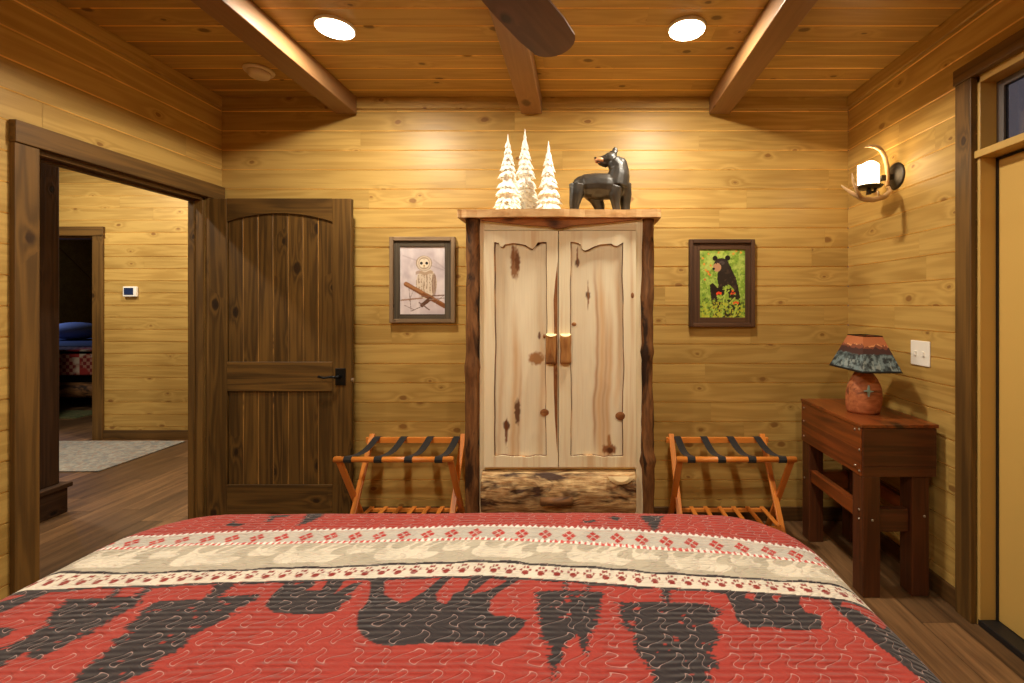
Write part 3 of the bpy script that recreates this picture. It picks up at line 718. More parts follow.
def blackbear(U, V):
    x, y = U*308, (1-V)*464
    n1, n2, n3 = fbm(x/16, y/16, 1), fbm(x/9, y/9, 4), fbm(x/60, y/60, 7)
    C = np.ones(U.shape+(3,))*np.array(lin((128,160,56))[:3])
    C = put(C, np.clip((n1-.45)*5, 0, 1), (176,196,92), .8); C = put(C, np.clip((n2-.55)*6, 0, 1), (78,112,40), .7)
    C = put(C, np.clip((n3-.5)*4, 0, 1)*(y < 150), (196,208,110), .6)
    def fl(C, pts, col, r=9):
        for (a, b) in pts: C = put(C, np.hypot(x-a, y-b)+9*(n2-.5) < r, col)
        return C
    C = fl(C, [(40,140),(60,165),(30,100),(75,110),(20,60),(130,20),(60,30),(250,12),(280,20),(230,30)], (214,150,60), 8)
    C = fl(C, [(55,150),(68,172),(35,205)], (214,96,44), 7)
    bd = inside(x+8*(n2-.5), y, [(122,160),(140,120),(200,100),(225,150),(245,190),(262,260),(275,330),(280,464),(90,464),(85,380),(70,290),(68,240),(95,235),(120,280),(128,240),(118,200)])
    C = put(C, bd, (42,34,30)); C = put(C, bd & (n1 > .6), (78,60,50), .6)
    arm = inside(x, y, [(70,240),(90,228),(120,262),(150,250),(160,280),(120,305),(85,300)]); C = put(C, arm, (34,26,22))
    hd_ = (((x-148)/52)**2+((y-105)/46)**2 < 1); C = put(C, hd_, (48,40,36))
    C = put(C, (np.hypot(x-104, y-60) < 17) | (np.hypot(x-190, y-58) < 18), (30,24,22))
    C = put(C, ((x-118)/28)**2+((y-122)/30)**2 < 1, (186,140,104)); C = put(C, ((x-150)/20)**2+((y-92)/14)**2 < 1, (92,80,78), .6)
    C = put(C, ((x-95)/9)**2+((y-132)/8)**2 < 1, (24,18,18)); C = put(C, np.hypot(x-143, y-100) < 5, (12,10,10)); C = put(C, np.hypot(x-112, y-96) < 4, (12,10,10))
    low = (y > 300+60*np.sin(x/40.0)) & (n1 > .52); C = put(C, low, (142,168,60))
    for (a, b, c, d) in ((180,250,150,460),(150,330,200,280),(190,360,120,320),(220,400,170,340),(60,330,100,440),(260,360,230,464),(170,400,240,330),(30,360,60,460)):
        C = put(C, seg(x, y, a, b, c, d)+6*(n2-.5) < 5, (172,196,84), .9)
    C = put(C, (y > 360) & (n2 > .58), (196,190,60), .7); C = put(C, (y > 330) & (n2 < .36), (54,66,30), .8)
    C = fl(C, [(130,295),(142,300),(120,302)], (226,70,36), 9); C = fl(C, [(225,285),(235,300),(218,300),(245,360),(232,366),(258,366)], (222,84,44), 8)
    return C
def picture(name, label, px, inner, art, mats, d=.034):
    x0, _, z1 = at(px[0], px[1], YB-d); x1, _, z0 = at(px[2], px[3], YB-d)
    a0, _, b1 = at(inner[0], inner[1], YB-.012); a1, _, b0 = at(inner[2], inner[3], YB-.012)
    p = thing(name, ((x0+x1)/2, YB, z0), label, 'framed picture')
    fw = .026; yf, yw = YB-d, YB-.001
    mb = MB()
    rect = [(x0,z0),(x1,z0),(x1,z1),(x0,z1)]
    mb.box(x0, x0+fw, yf, yw, z0, z1, 'z').box(x1-fw, x1, yf, yw, z0, z1, 'z').box(x0+fw, x1-fw, yf, yw, z1-fw, z1, 'x').box(x0+fw, x1-fw, yf, yw, z0, z0+fw, 'x')
    mb.build('frame', M[mats[0]], p, bevel=.004)
    X0, X1, Z0, Z1 = x0+fw, x1-fw, z0+fw, z1-fw; yl = YB-.020
    mb = MB().box(X0, a0, yl, yw, Z0, Z1, 'z').box(a1, X1, yl, yw, Z0, Z1, 'z').box(a0, a1, yl, yw, b1, Z1, 'x').box(a0, a1, yl, yw, Z0, b0, 'x')
    mb.build('liner', M[mats[1]], p, bevel=.002)
    MB().box(a0-.004, a1+.004, YB-.011, YB-.002, b0-.004, b1+.004, 'z').build('backing', M['dark'], p)
    grid_obj('print', (a0,YB-.012,b0), (1,0,0), (0,0,1), a1-a0, b1-b0, 150, 220, art, M['painted'], p)
picture('framed_picture', 'framed photograph of a barred owl on a branch, weathered grey frame', (389,236.6,454.7,323), (400.2,246.8,445,314.2), owl, ('greyframe','greyliner'))
picture('framed_picture', 'framed photograph of a black bear among green plants, dark frame', (689.5,239,755.4,327), (699.8,249.5,744.9,317.4), blackbear, ('darkframe','darkframe'))

# ------------------------------------------------------------------ wardrobe
WY = 2.40
def wx(px): return (px-CX)/F*WY
def wz(py): return EYE-(py-CY)/F*WY
ZT, ZU = EYE+(CY-209.3)/F*(WY-.05), EYE+(CY-217)/F*(WY-.05)
wd = thing('wardrobe', (wx(559),2.6,0), 'tall pale aspen log wardrobe with two doors and a bark drawer', 'wardrobe')
# carcass and face frame
X0, X1 = wx(479.5), wx(643)
mb = MB().box(X0, X0+.02, WY+.02, YB-.02, .06, ZU-.001, 'z').box(X1-.02, X1, WY+.02, YB-.02, .06, ZU-.001, 'z').box(X0+.02, X1-.02, YB-.04, YB-.02, .06, ZU-.001, 'z').box(X0+.02, X1-.02, WY+.02, YB-.04, .06, .09, 'x').box(X0+.02, X1-.02, WY+.02, YB-.04, .535, .56, 'x')
mb.build('carcass', M['aspen'], wd)
mb = MB().box(X0, wx(484.3), WY, WY+.02, .1, ZU-.001, 'z').box(wx(636), X1, WY, WY+.02, .1, ZU-.001, 'z').box(wx(484.3), wx(636), WY, WY+.02, wz(230.5), ZU-.001, 'x')
mb.box(wx(484.3), wx(636), WY, WY+.02, wz(469.5), wz(466.5), 'x').box(wx(484.3), wx(636), WY, WY+.02, .1, wz(512), 'x')
mb.build('face_frame', M['aspen'], wd, bevel=.002)
# live-edge top board and bark apron
xa, xb = wx(458.5), wx(660.5); n = 40; out = []
rr = random.Random(2)
for i in range(n+1):
    t_ = i/n; out.append((xa+(xb-xa)*t_, WY-.055+.012*math.sin(t_*9+1)+rr.uniform(-.004,.004)))
out[0] = (xa+.004, WY-.045); out[-1] = (xb-.004, WY-.045)
out += [(xb,WY+.1),(xb-.006,WY+.3),(xb,YB-.015),(xa,YB-.015),(xa+.008,WY+.3),(xa-.0,WY+.1)]
swapz = Matrix(((1,0,0,0),(0,0,1,0),(0,1,0,0),(0,0,0,1)))
mb = MB().prism(out, ZU, ZT, g='x', frame=swapz); mb.build('top_board', M['slabtop'], wd, bevel=.008, seg=3)
TOPZ = ZT
ap = [(wx(481),ZU-.001),(wx(642),ZU-.001),(wx(640),wz(220)),(wx(610),wz(223)),(wx(590),wz(225)),(wx(574),wz(226)),(wx(564),wz(228.5)),(wx(557),wz(229.5)),(wx(549),wz(227)),(wx(530),wz(226)),(wx(505),wz(223.5)),(wx(482),wz(221))]
MB().prism(ap, WY-.028, WY-.001, g='x').build('apron', M['apron'], wd, bevel=.008, seg=3)
def logpost(cx_, r, knots, bend, front=True, y=WY+.01):
    pts, rad = [], []; n = 46
    for i in range(n):
        z = .0+(ZU-.001)*i/(n-1)
        x = cx_+bend*math.sin(z*2.6+cx_*5)+.0012*math.sin(z*17)
        rr_ = r*(1+.05*math.sin(z*7+cx_*9)+.04*math.sin(z*31))
        for (kz, ka) in knots: rr_ += ka*math.exp(-((z-kz)/.022)**2)
        pts.append((x, y+.004*math.sin(z*8), z)); rad.append(rr_)
    return MB().tube(pts, rad, 24, noise=.005)
logpost((wx(465)+wx(480))/2, .0385, [(1.06,.004),(.55,.003)], .003).build('log_post', M['log'], wd, smooth=True)
logpost((wx(642)+wx(654))/2, .033, [(wz(350),.010),(wz(462),.014),(wz(300),.004),(wz(420),.004),(.2,.006)], .005).build('log_post', M['log'], wd, smooth=True)
for xx in (wx(472), wx(648)):
    logpost(xx, .036, [], .002, y=YB-.06).build('log_post', M['log'], wd, smooth=True)
# doors
def wavy(p0, p1, n, amp, seed):
    rr = random.Random(seed); out = []; dx, dz = p1[0]-p0[0], p1[1]-p0[1]; L = math.hypot(dx, dz); nx, nz = -dz/L, dx/L
    ph = [rr.uniform(0, 6) for _ in range(3)]
    for i in range(n):
        t_ = i/n; e = min(1, 6*t_, 6*(1-t_)); a = e*amp*(math.sin(t_*7+ph[0])+.5*math.sin(t_*19+ph[1])+.25*math.sin(t_*37+ph[2]))
        out.append((p0[0]+dx*t_+nx*a, p0[1]+dz*t_+nz*a))
    return out
knots_l = [(515,263,4.0,15,(150,98,52)),(517.5,262,2.5,8,(120,74,36)),(536,358,7,6,(170,118,62)),(517.5,412,2.6,12,(96,52,24)),(506.5,425,3.2,4.5,(90,46,20)),(506.5,432,1.4,12,(120,70,36)),(539.5,335.5,1.3,3.2,(96,52,24)),(513,255,1.5,10,(150,98,52))]
knots_r = [(577.5,262.5,2.2,4,(92,50,24)),(577.5,256,.8,9,(140,90,50)),(588,295.5,2.2,3.6,(92,50,24)),(588,296,.8,12,(150,100,56)),(609.5,449,6.5,5,(140,88,48)),(609.5,450,3,3,(84,46,24)),(609,441,2,6,(170,120,70))]
def panel_paint(xl, xr, zt, zb, knots, seed):
    def f(U, V):
        px = xl+U*(xr-xl); py = zb+V*(zt-zb)
        C = np.ones(U.shape+(3,))*np.array(lin((252,244,214))[:3])
        g = fbm(px*1.1, py*.02, seed, 4); C = put(C, np.clip((g-.5)*3, 0, 1), (240,224,186), .5)
        wob = 1.5*np.sin(py/28.0+seed)+3*(fbm(px*0+3, py/25.0, seed)-.5)
        if seed == 1: bands = [(514,3.5,(212,166,104),.65,300,480),(519,1.5,(196,142,84),.5,330,470),(500,2,(214,170,112),.4,330,480),(541,3,(216,176,120),.5,300,460)]
        else: bands = [(601,3.5,(220,172,108),.65,250,470),(609,3,(206,152,86),.6,290,470),(605,1.5,(186,128,70),.5,300,460),(596,1.6,(176,120,66),.7,250,440),(618,3,(220,180,126),.5,240,400)]
        for (c, w, col, a, y0, y1) in bands:
            m = np.exp(-((px-c-wob)/w)**2)*np.clip((py-y0)/50, 0, 1)*np.clip((y1+20-py)/30, 0, 1); C = put(C, m, col, a)
        fine = vnoise(px*3.5, py*.06, seed+3); C = C*(1-.07*fine[..., None])
        for (a, b, w, h, col) in knots:
            m = np.clip(1.25-np.hypot((px-a)/w, (py-b)/h)+.5*(vnoise(px/1.3, py/2.5, 5)-.5), 0, 1); C = put(C, np.clip(m*2.4, 0, 1), col, .92)
        return C
    return f
def wdoor(xl, xr, pl, pr, kn, seed, top, kn2=()):
    dyf, dyb = WY-.022, WY-.001
    d = MB()
    out = [(wx(xl),wz(465.8)),(wx(xr),wz(465.8)),(wx(xr),wz(231.5)),(wx(xl),wz(231.5))]
    hole = wavy((wx(pl),wz(455)), (wx(pr),wz(455)), 14, .004, seed)+wavy((wx(pr),wz(455)), (wx(pr),wz(242.5)), 50, .0035, seed+1)
    hole += [(wx(a), wz(b)) for a, b in top]+wavy((wx(pl),wz(242.5)), (wx(pl),wz(455)), 50, .003, seed+5)
    d.prism(out, dyf, dyb, holes=[hole], g='z')
    o = d.build('door', M['aspen'], wd, bevel=.004)
    cxh, czh = sum(p[0] for p in hole)/len(hole), sum(p[1] for p in hole)/len(hole)
    inn = [(p[0]+(-.0035 if p[0] > cxh else .0035), p[1]+(-.004 if p[1] > czh+.3 else (.001 if p[1] < czh-.4 else 0))) for p in hole]
    MB().prism(hole, dyf+.006, dyb, holes=[inn], g='z').build('live_edge', M['liveedge'], o)
    x0_, x1_, z0_, z1_ = wx(pl-3), wx(pr+3), wz(457), wz(240)
    grid_obj('panel', (x0_, dyb-.003, z0_), (1,0,0), (0,0,1), x1_-x0_, z1_-z0_, 70, 280, panel_paint(pl-3, pr+3, 240, 457, kn, seed), M['panelp'], o)
    for kx, kz, rx, rz in kn2: MB().ball((wx(kx), dyf+.001, wz(kz)), (rx*WY/F, .0035, rz*WY/F), 14, 10).build('knot', M['knot'], o, smooth=True)
    return o
tl = [(546.8,242.6),(543,242.4),(538,243),(535.5,247),(533,249.5),(530,248),(526,245.5),(520,244.2),(513,243.5),(508,244.5),(505,245),(503.5,247.5),(501,247),(499.5,243.5)]
tr = [(623,242.8),(617,246.5),(614,246),(611,244),(600,245),(594,247),(588,250),(585,251),(582,249.5),(581,245.5),(578,243.5),(573,242.3)]
dl = wdoor(484.5, 558.2, 495, 546.8, knots_l, 1, tl, ((545,411.5,4.5,3.6),(544.5,336,1.2,2.2)))
dr = wdoor(559.0, 635.6, 570.5, 623, knots_r, 2, tr, ((620,415,5,4.2),(574,324,2.4,2.0),(632,295.5,1.7,3.0)))
st_ = [(wx(a), wz(b)) for a, b in ((557.8,262),(557.8,452),(556.6,440),(555,415),(554,385),(553.8,366),(554.4,330),(553.8,300),(555.6,280))]
MB().prism(st_, WY-.0224, WY-.0215).build('bark_streak', M['knot'], dl)
def pull(xl, xr, yt, yb, par, seed):
    cx_, r = (wx(xl)+wx(xr))/2, (wx(xr)-wx(xl))/2; y = WY-.022; mb = MB()
    vs, wc = [], []; n = 14; rows = 12
    for k in range(rows+1):
        z = wz(yb)+(wz(yt)-wz(yb))*k/rows
        for j in range(n+1):
            a = PI*j/n; rr_ = r*(1+.04*math.sin(z*60+seed)+.03*math.sin(a*5+seed)); zz = z-(.016*math.sin(a) if k == rows else 0)*0
            vs.append((cx_-math.cos(a)*rr_, y-math.sin(a)*rr_*.95, z+(math.sin(a)*-.012 if k == rows else 0))); wc.append((z*1.0+seed, math.cos(a)*r, math.sin(a)*r))
    fs = [(k*(n+1)+j, k*(n+1)+j+1, (k+1)*(n+1)+j+1, (k+1)*(n+1)+j) for k in range(rows) for j in range(n)]
    fs.append(tuple(range(n+1)))
    mb.add(vs, fs, wc, .5); h = mb.build('handle', M['pull'], par, smooth=True)
    b = rows*(n+1); top_ = MB().add([vs[b+j] for j in range(n+1)], [tuple(range(n+1))], [(0,0,0)]*(n+1), .5); c = top_.build('cut_end', M['cut'], h)
pull(546.3, 556.8, 333.6, 363, dl, 1.3); pull(560.2, 571.2, 333.6, 363, dr, 4.2)
# bark-faced drawer
vs, wc = [], []; nu, nv = 120, 24
for i in range(nu+1):
    for j in range(nv+1):
        u = i/nu; a = PI*j/nv; x = wx(483)+(wx(635)-wx(483))*u; zc = (wz(469.8)+wz(511.5))/2; hz = (wz(469.8)-wz(511.5))/2
        nzv = float(fbm(np.array(x*26.0), np.array(a*3.0), 31))-.5
        vs.append((x, WY+.0-(.062*math.sin(a)**.8 if 0 < j < nv else 0)*(1+.35*nzv), zc-hz*math.cos(a)*(1+.0*nzv))); wc.append((x*1.2, a*.14, .3))
fs = [(i*(nv+1)+j, (i+1)*(nv+1)+j, (i+1)*(nv+1)+j+1, i*(nv+1)+j+1) for i in range(nu) for j in range(nv)]
fs += [tuple(range(nv+1)), tuple(nu*(nv+1)+j for j in range(nv+1))[::-1]]
dw = MB().add(vs, fs, wc, .5).build('drawer', M['drawer'], wd, smooth=True)
mb = MB().tube([(wx(542),WY-.075,wz(495)),(wx(558),WY-.078,wz(495)),(wx(573),WY-.075,wz(494))], .021, 14, noise=.03); h = mb.build('handle', M['log'], dw, smooth=True)
n = 12; vs = []
for k in range(3):
    for j in range(n+1):
        a = PI*j/n; s_ = (1, .97, .6)[k]; vs.append(((wx(607)+wx(633))/2+math.cos(a)*(wx(633)-wx(607))/2*s_, WY-(.045, .062, .068)[k]-math.sin(a)*.008, wz(471.5)-math.sin(a)*.042*s_))
fs = [(k*(n+1)+j, k*(n+1)+j+1, (k+1)*(n+1)+j+1, (k+1)*(n+1)+j) for k in range(2) for j in range(n)]+[tuple(2*(n+1)+j for j in range(n+1))]
MB().add(vs, fs, [(0,0,0)]*len(vs), .5).build('cut_corner', M['cut'], dw)

# ------------------------------------------------------------------ white resin trees on the wardrobe
def resin_tree(px, top, wpx, Y, label, seed):
    x, _, z1 = at(px, top, Y); hgt = z1-TOPZ; rb_ = wpx/2*Y/F; rr = random.Random(seed)
    t = MB()
    t.lathe([(.001,0),(rb_*.72,0),(rb_*.70,.01),(rb_*.42,hgt*.4),(rb_*.14,hgt*.82),(.002,hgt*.99),(.001,hgt)], (x,Y,TOPZ), 'z', 16)
    tiers = int(hgt/.030)
    for k in range(tiers):
        q = min(1, (k+rr.uniform(-.25,.25)*(0 < k < tiers-1))/(tiers-1)); z = TOPZ+.024+(hgt*.90-.024)*q; r = rb_*(1-q)**.8*1.04+.007; m = max(5, int(5+11*(1-q)))
        for j in range(m):
            a = 2*PI*(j+.5*(k % 2)+rr.uniform(-.15,.15))/m; z += rr.uniform(-.005,.005); rr_ = r*rr.uniform(.84, 1.12); w = max(.008, 3.4*r/m*rr.uniform(.9,1.2))
            ca, sa = math.cos(a), math.sin(a); ri = rr_*.35
            tip = (x+ca*rr_*1.06, Y+sa*rr_*1.06, z-.020); up = (x+ca*ri, Y+sa*ri, z+.022)
            l_ = (x+ca*rr_*.72-sa*w, Y+sa*rr_*.72+ca*w, z-.004); r_ = (x+ca*rr_*.72+sa*w, Y+sa*rr_*.72-ca*w, z-.004)
            ctop = (x+ca*rr_*.80, Y+sa*rr_*.80, z+.006); bot = (x+ca*ri, Y+sa*ri, z-.012)
            vs = [tip, up, l_, r_, ctop, bot]
            t.add(vs, [(1,4,2),(1,3,4),(4,0,2),(4,3,0),(5,2,0),(5,0,3),(5,1,2),(5,3,1)], vs, .5)
    return tag(t.build('decorative_tree', M['resin']), label, 'tree ornament', 'white tree ornaments on the wardrobe')
resin_tree(508, 134, 25, 2.47, 'white resin tree ornament, leftmost of the three on the wardrobe', 1)
resin_tree(525, 129, 29, 2.60, 'white resin tree ornament, tallest of the three on the wardrobe', 2)
resin_tree(548.5, 141, 24, 2.50, 'white resin tree ornament, shortest of the three, beside the bear', 3)

# ------------------------------------------------------------------ bear figurine
BY = 2.52
def bp(x_, y_, dy=0.0):                                    # crop units of the bear measured in the photo
    return ((560+x_/8.54-CX)/F*BY, BY+dy, EYE+(CY-140-y_/8.54)/F*BY)
k_ = BY/F/8.54
bf = thing('bear_figurine', (bp(350,583)[0], BY, TOPZ), 'black bear figurine with tan muzzle looking back over its shoulder', 'figurine')
mb = MB()
def E(x_, y_, rx, ry, rz, dy=0.0): mb.ball(bp(x_, y_, dy), (rx*k_, ry*k_, rz*k_), 20, 14)
def Tb(pts, rad): mb.tube([bp(*p) for p in pts], [r*k_ for r in rad], 14)
Tb([(165,420,0),(220,398,0),(310,390,0),(400,400,0),(480,400,0)], [72,104,104,112,100])
E(190,400,88,90,92); E(300,395,120,98,106); E(470,380,110,90,118); E(340,450,120,80,62)
Tb([(480,400,-.00),(500,300,-.0),(495,230,-.0),(455,180,-.0)], [112,96,80,66]); E(525,300,68,70,130); E(520,220,58,60,70)
E(430,165,64,58,58); Tb([(430,165,0),(370,170,-.004),(325,172,-.006)], [52,36,25])
Tb([(400,205,0),(350,200,-.004),(325,198,-.004)],[34,22,14])
E(380,205,38,34,26)
Tb([(150,400,-.028),(140,480,-.034),(124,560,-.034),(122,612,-.034)], [74,60,46,38]); E(136,618,46,34,16,-.034)
Tb([(250,420,.028),(310,490,.034),(338,560,.034),(345,612,.034)], [76,62,48,40]); E(340,618,52,36,16,.034)
Tb([(470,420,-.03),(462,490,-.034),(470,550,-.034),(480,612,-.034)], [66,52,38,32]); E(474,618,40,32,14,-.034)
Tb([(540,380,.0),(560,470,.015),(560,550,.02),(562,612,.02)], [70,56,44,38]); E(560,618,44,34,14,.02)
Tb([(110,425,0),(88,462,0)], [22,10])
for (ex, ey, dy) in ((468,98,-.012),(445,108,.022)): E(ex, ey, 26, 12, 32, dy); E(ex-4, ey+20, 24, 20, 24, dy)
body = mb.build('body', M['bear'], bf, smooth=True)
md = body.modifiers.new('remesh', 'REMESH'); md.mode = 'VOXEL'; md.voxel_size = .0035; md.use_smooth_shade = True
md = body.modifiers.new('smooth', 'SMOOTH'); md.iterations = 5; md.factor = .5
mb = MB(); mb.ball(bp(345,178,-.008), (42*k_,34*k_,27*k_), 16, 12); mb.ball(bp(318,182,-.008), (24*k_,24*k_,22*k_), 16, 12); mb.build('muzzle', M['muzzle'], bf, smooth=True)
MB().ball(bp(302,160,-.009), (12*k_,14*k_,11*k_), 12, 8).build('nose', M['earpink'], bf, smooth=True)
MB().tube([bp(308,192,-.0245), bp(335,200,-.028), bp(360,204,-.026)], .0022, 6).build('mouth', M['earpink'], bf)
MB().ball(bp(393,150,-.0385), .0042, 10, 8).build('eye', M['earpink'], bf, smooth=True)

# ------------------------------------------------------------------ luggage racks
def rack(cx_, label):
    L = .65; r = thing('luggage_rack', (cx_,2.73,0), label, 'luggage rack', 'folding luggage racks below the pictures')
    zt, yf, yb = .535, 2.54, 2.905; x0, x1 = cx_-L/2, cx_+L/2
    MB().tube([(x0-.008,yf,zt),(x1+.008,yf,zt)], .0155, 16).build('front_rail', M['rack'], r, smooth=True)
    MB().bar((x0,yb,zt), (x1,yb,zt), .02, .036).build('back_rail', M['rack'], r, bevel=.003)
    for xx, ins in ((x0+.012,.022),(x1-.012,-.022)):
        MB().bar((xx,yf-.0,zt+.012), (xx,yb-.03,.0), .018, .034, up=(1,0,0)).build('leg', M['rack'], r, bevel=.003)
        MB().bar((xx+ins,yb+.012,zt+.035), (xx+ins,yf+.02,.0), .018, .034, up=(1,0,0)).build('leg', M['rack'], r, bevel=.003)
    for f in (.11, .37, .63, .89):
        x = x0+L*f; mb = MB(); w = .022; pts = []
        n = 10
        prof = [(yb+.0125,zt-.015),(yb+.0125,zt+.0195)]+[(yb-.0125+(yf-yb+.0125)*i/n, zt+.0195-.032*math.sin(PI*i/n)*1.0-.003*(i/n)) for i in range(n+1)]+[(yf-.010,zt+.0135),(yf-.0165,zt+.003),(yf-.0160,zt-.008),(yf-.008,zt-.0165),(yf+.004,zt-.0165)]
        vs = []
        for (y, z) in prof: vs += [(x-w,y,z),(x+w,y,z)]
        fs = [(2*i,2*i+1,2*i+3,2*i+2) for i in range(len(prof)-1)]
        o = mb.add(vs, fs, vs, .5).build('strap', M['strap'], r)
        sm = o.modifiers.new('solid', 'SOLIDIFY'); sm.thickness = .002; sm.offset = 0
    sh = MB().box(x0+.05, x1-.05, 2.60, 2.622, .105, .125, 'x').box(x0+.05, x1-.05, 2.835, 2.857, .105, .125, 'x')
    shelf = sh.build('shelf', M['rack'], r, bevel=.002)
    for i in range(7):
        x = x0+.06+(L-.12)*i/6; MB().box(x-.013, x+.013, 2.60, 2.857, .125, .134, 'y').build('slat', M['rack'], shelf, bevel=.002)
    return r
r1 = rack(-1.045, 'orange wood luggage rack with black straps below the owl picture')
r2 = copy_tree(r1); r2.location.x = .868; tag(r2, 'orange wood luggage rack with black straps below the bear picture', 'luggage rack', 'folding luggage racks below the pictures')

# ------------------------------------------------------------------ side table and lamp
tx0, tx1, ty0, ty1, tz = 1.34, 1.70, 2.17, 2.765, .828
tb = thing('side_table', (1.52,2.46,0), 'dark reddish wood side table with bolted square legs', 'table')
MB().box(tx0-.004, tx1+.004, ty0-.006, ty1+.004, tz-.018, tz, 'y').build('top', M['table'], tb, bevel=.003)
MB().box(tx0, tx0+.02, ty0+.006, ty1, tz-.25, tz-.018, 'y').build('side_panel', M['table'], tb, bevel=.002)
MB().box(tx1-.02, tx1, ty0+.006, ty1, tz-.25, tz-.018, 'y').build('side_panel', M['table'], tb, bevel=.002)
MB().box(tx0+.02, tx1-.02, ty1-.02, ty1, tz-.25, tz-.018, 'x').build('end_panel', M['table'], tb, bevel=.002)
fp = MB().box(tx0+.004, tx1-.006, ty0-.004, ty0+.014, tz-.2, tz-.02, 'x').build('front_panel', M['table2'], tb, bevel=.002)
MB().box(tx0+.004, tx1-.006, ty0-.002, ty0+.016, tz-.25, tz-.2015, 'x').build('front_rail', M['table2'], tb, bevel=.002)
MB().box(tx0+.02, tx1-.02, ty0+.016, ty1-.02, tz-.25, tz-.235, 'y').build('bottom_panel', M['table'], tb)
LW = .085
legs = [(tx0+.004, ty0), (tx1-LW-.03, ty0+.01), (tx0+.004, ty1-LW), (tx1-LW-.03, ty1-LW)]
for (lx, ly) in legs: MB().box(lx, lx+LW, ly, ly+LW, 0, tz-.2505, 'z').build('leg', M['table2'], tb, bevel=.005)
MB().box(tx0+.012, tx0+.05, ty0+LW, ty1-LW, .355, .425, 'y').build('stretcher', M['table'], tb, bevel=.004)
MB().box(tx1-.08, tx1-.045, ty0+LW+.01, ty1-LW, .355, .425, 'y').build('stretcher', M['table'], tb, bevel=.004)
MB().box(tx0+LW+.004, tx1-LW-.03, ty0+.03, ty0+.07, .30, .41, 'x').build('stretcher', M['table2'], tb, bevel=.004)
MB().box(tx0+LW+.004, tx1-LW-.03, ty1-.07, ty1-.03, .30, .41, 'x').build('stretcher', M['table'], tb, bevel=.004)
bolts = [('x',ty0+.02,z) for z in (.80,.70,.60)]+[('x',ty0+.055,z) for z in (.79,.615)]+[('x',ty1-.03,z) for z in (.78,.70,.61)]+[('l',ty0+.028,.41),('l',ty0+.03,.365),('l',ty1-.03,.36)]
for (kd, y, z) in bolts:
    xx = tx0 if kd == 'x' else tx0+.004
    MB().lathe([(.001,-.004),(.005,-.0035),(.0065,0),(.001,0)], (xx+.0002,y,z), 'x', 12).build('bolt', M['steel'], tb, smooth=True)
for (x, z) in ((tx0+.05,.37),(tx1-.055,.385)):
    yy = ty0 if x < 1.5 else ty0+.01
    MB().lathe([(.001,-.004),(.005,-.0035),(.0065,0),(.001,0)], (x,yy+.0002,z), 'y', 12).build('bolt', M['steel'], tb, smooth=True)

lx, ly = 1.505, 2.42
lm = thing('table_lamp', (lx,ly,tz), 'table lamp with a burl base and mountain scene shade', 'lamp')
mb = MB(); n = 24; vs, fs, rows = [], [], 16
for i in range(rows+1):
    q = i/rows; z = tz+.001+.218*q; r = .083*(1-max(0, q-.35)**2*1.35)*(.93+.07*min(1, q*6))
    for j in range(n):
        a = 2*PI*j/n; e = 1+.07*math.sin(2*a+1+2*q)+.05*math.sin(3*a+4*q)
        vs.append((lx+math.cos(a)*r*e-.004*q, ly+math.sin(a)*r*e*.9, z))
fs = [(i*n+j, i*n+(j+1)%n, (i+1)*n+(j+1)%n, (i+1)*n+j) for i in range(rows) for j in range(n)]+[tuple(range(n))[::-1], tuple(rows*n+j for j in range(n))]
MB().add(vs, fs, vs, .5).build('base', M['burl'], lm, smooth=True)
st = [(math.cos(PI/2+PI*i/4)*(.024 if i % 2 == 0 else .006), math.sin(PI/2+PI*i/4)*(.03 if i % 2 == 0 else .007)) for i in range(8)]
MB().prism([(lx-.022+p[0], tz+.125+p[1]) for p in st], ly-.081, ly-.068).build('star_inlay', M['turq'], lm)
MB().tube([(lx,ly,tz+.21),(lx,ly,1.235)], .006, 8).build('stem', M['bronze'], lm)
B = [(1.405,2.27),(1.605,2.27),(1.605,2.575),(1.405,2.575)]; Tp = [(1.457,2.35),(1.557,2.35),(1.557,2.485),(1.457,2.485)]; zb_, zt_ = 1.058, 1.236
def shade_paint(seed):
    def f(U, V):
        C = np.ones(U.shape+(3,))*np.array(lin((184,112,72))[:3])*.9
        C = put(C, np.clip((V-.8)*4, 0, 1), (170,96,60), .5)
        r1_ = .66+.12*fbm(U*4+seed, U*0, seed, 3)+.10*np.abs(((U*3.0+.3*seed) % 1)-.5)
        r2_ = .56+.16*fbm(U*6+seed*3, U*0+2, seed+3, 3)
        r3_ = .46+.06*fbm(U*9+seed, U*0+5, seed+5, 3)
        C = put(C, V < r1_, (124,72,54)); C = put(C, (V < r1_) & (V > r1_-.03) & (fbm(U*20, V*9, 2) > .5), (214,150,100))
        C = put(C, V < r2_, (70,46,44)); C = put(C, V < r3_, (74,86,88))
        nz = fbm(U*14, V*14, seed+8); C = put(C, (V < r3_) & (nz > .55), (118,136,140), .8); C = put(C, (V < r3_) & (nz < .36), (42,48,52), .9)
        C = put(C, (V < .32) & (fbm(U*30, V*7, seed+9) > .66), (156,166,162), .6); C = put(C, V < .035, (28,26,26))
        return C
    return f
sh = None
cx0 = sum(p[0] for p in B)/4
shade = MB()
wire = MB(); rim = MB()
for (p) in range(4):
    wire.tube([(Tp[p][0],Tp[p][1],zt_), (Tp[(p+1)%4][0],Tp[(p+1)%4][1],zt_)], .0025, 6); rim.tube([(B[p][0],B[p][1],zb_), (B[(p+1)%4][0],B[(p+1)%4][1],zb_)], .0025, 6)
wire.tube([(Tp[0][0],Tp[0][1],zt_),(Tp[2][0],Tp[2][1],zt_)], .002, 6)
sh = wire.build('shade', M['black'], lm); rim.build('rim', M['black'], sh)
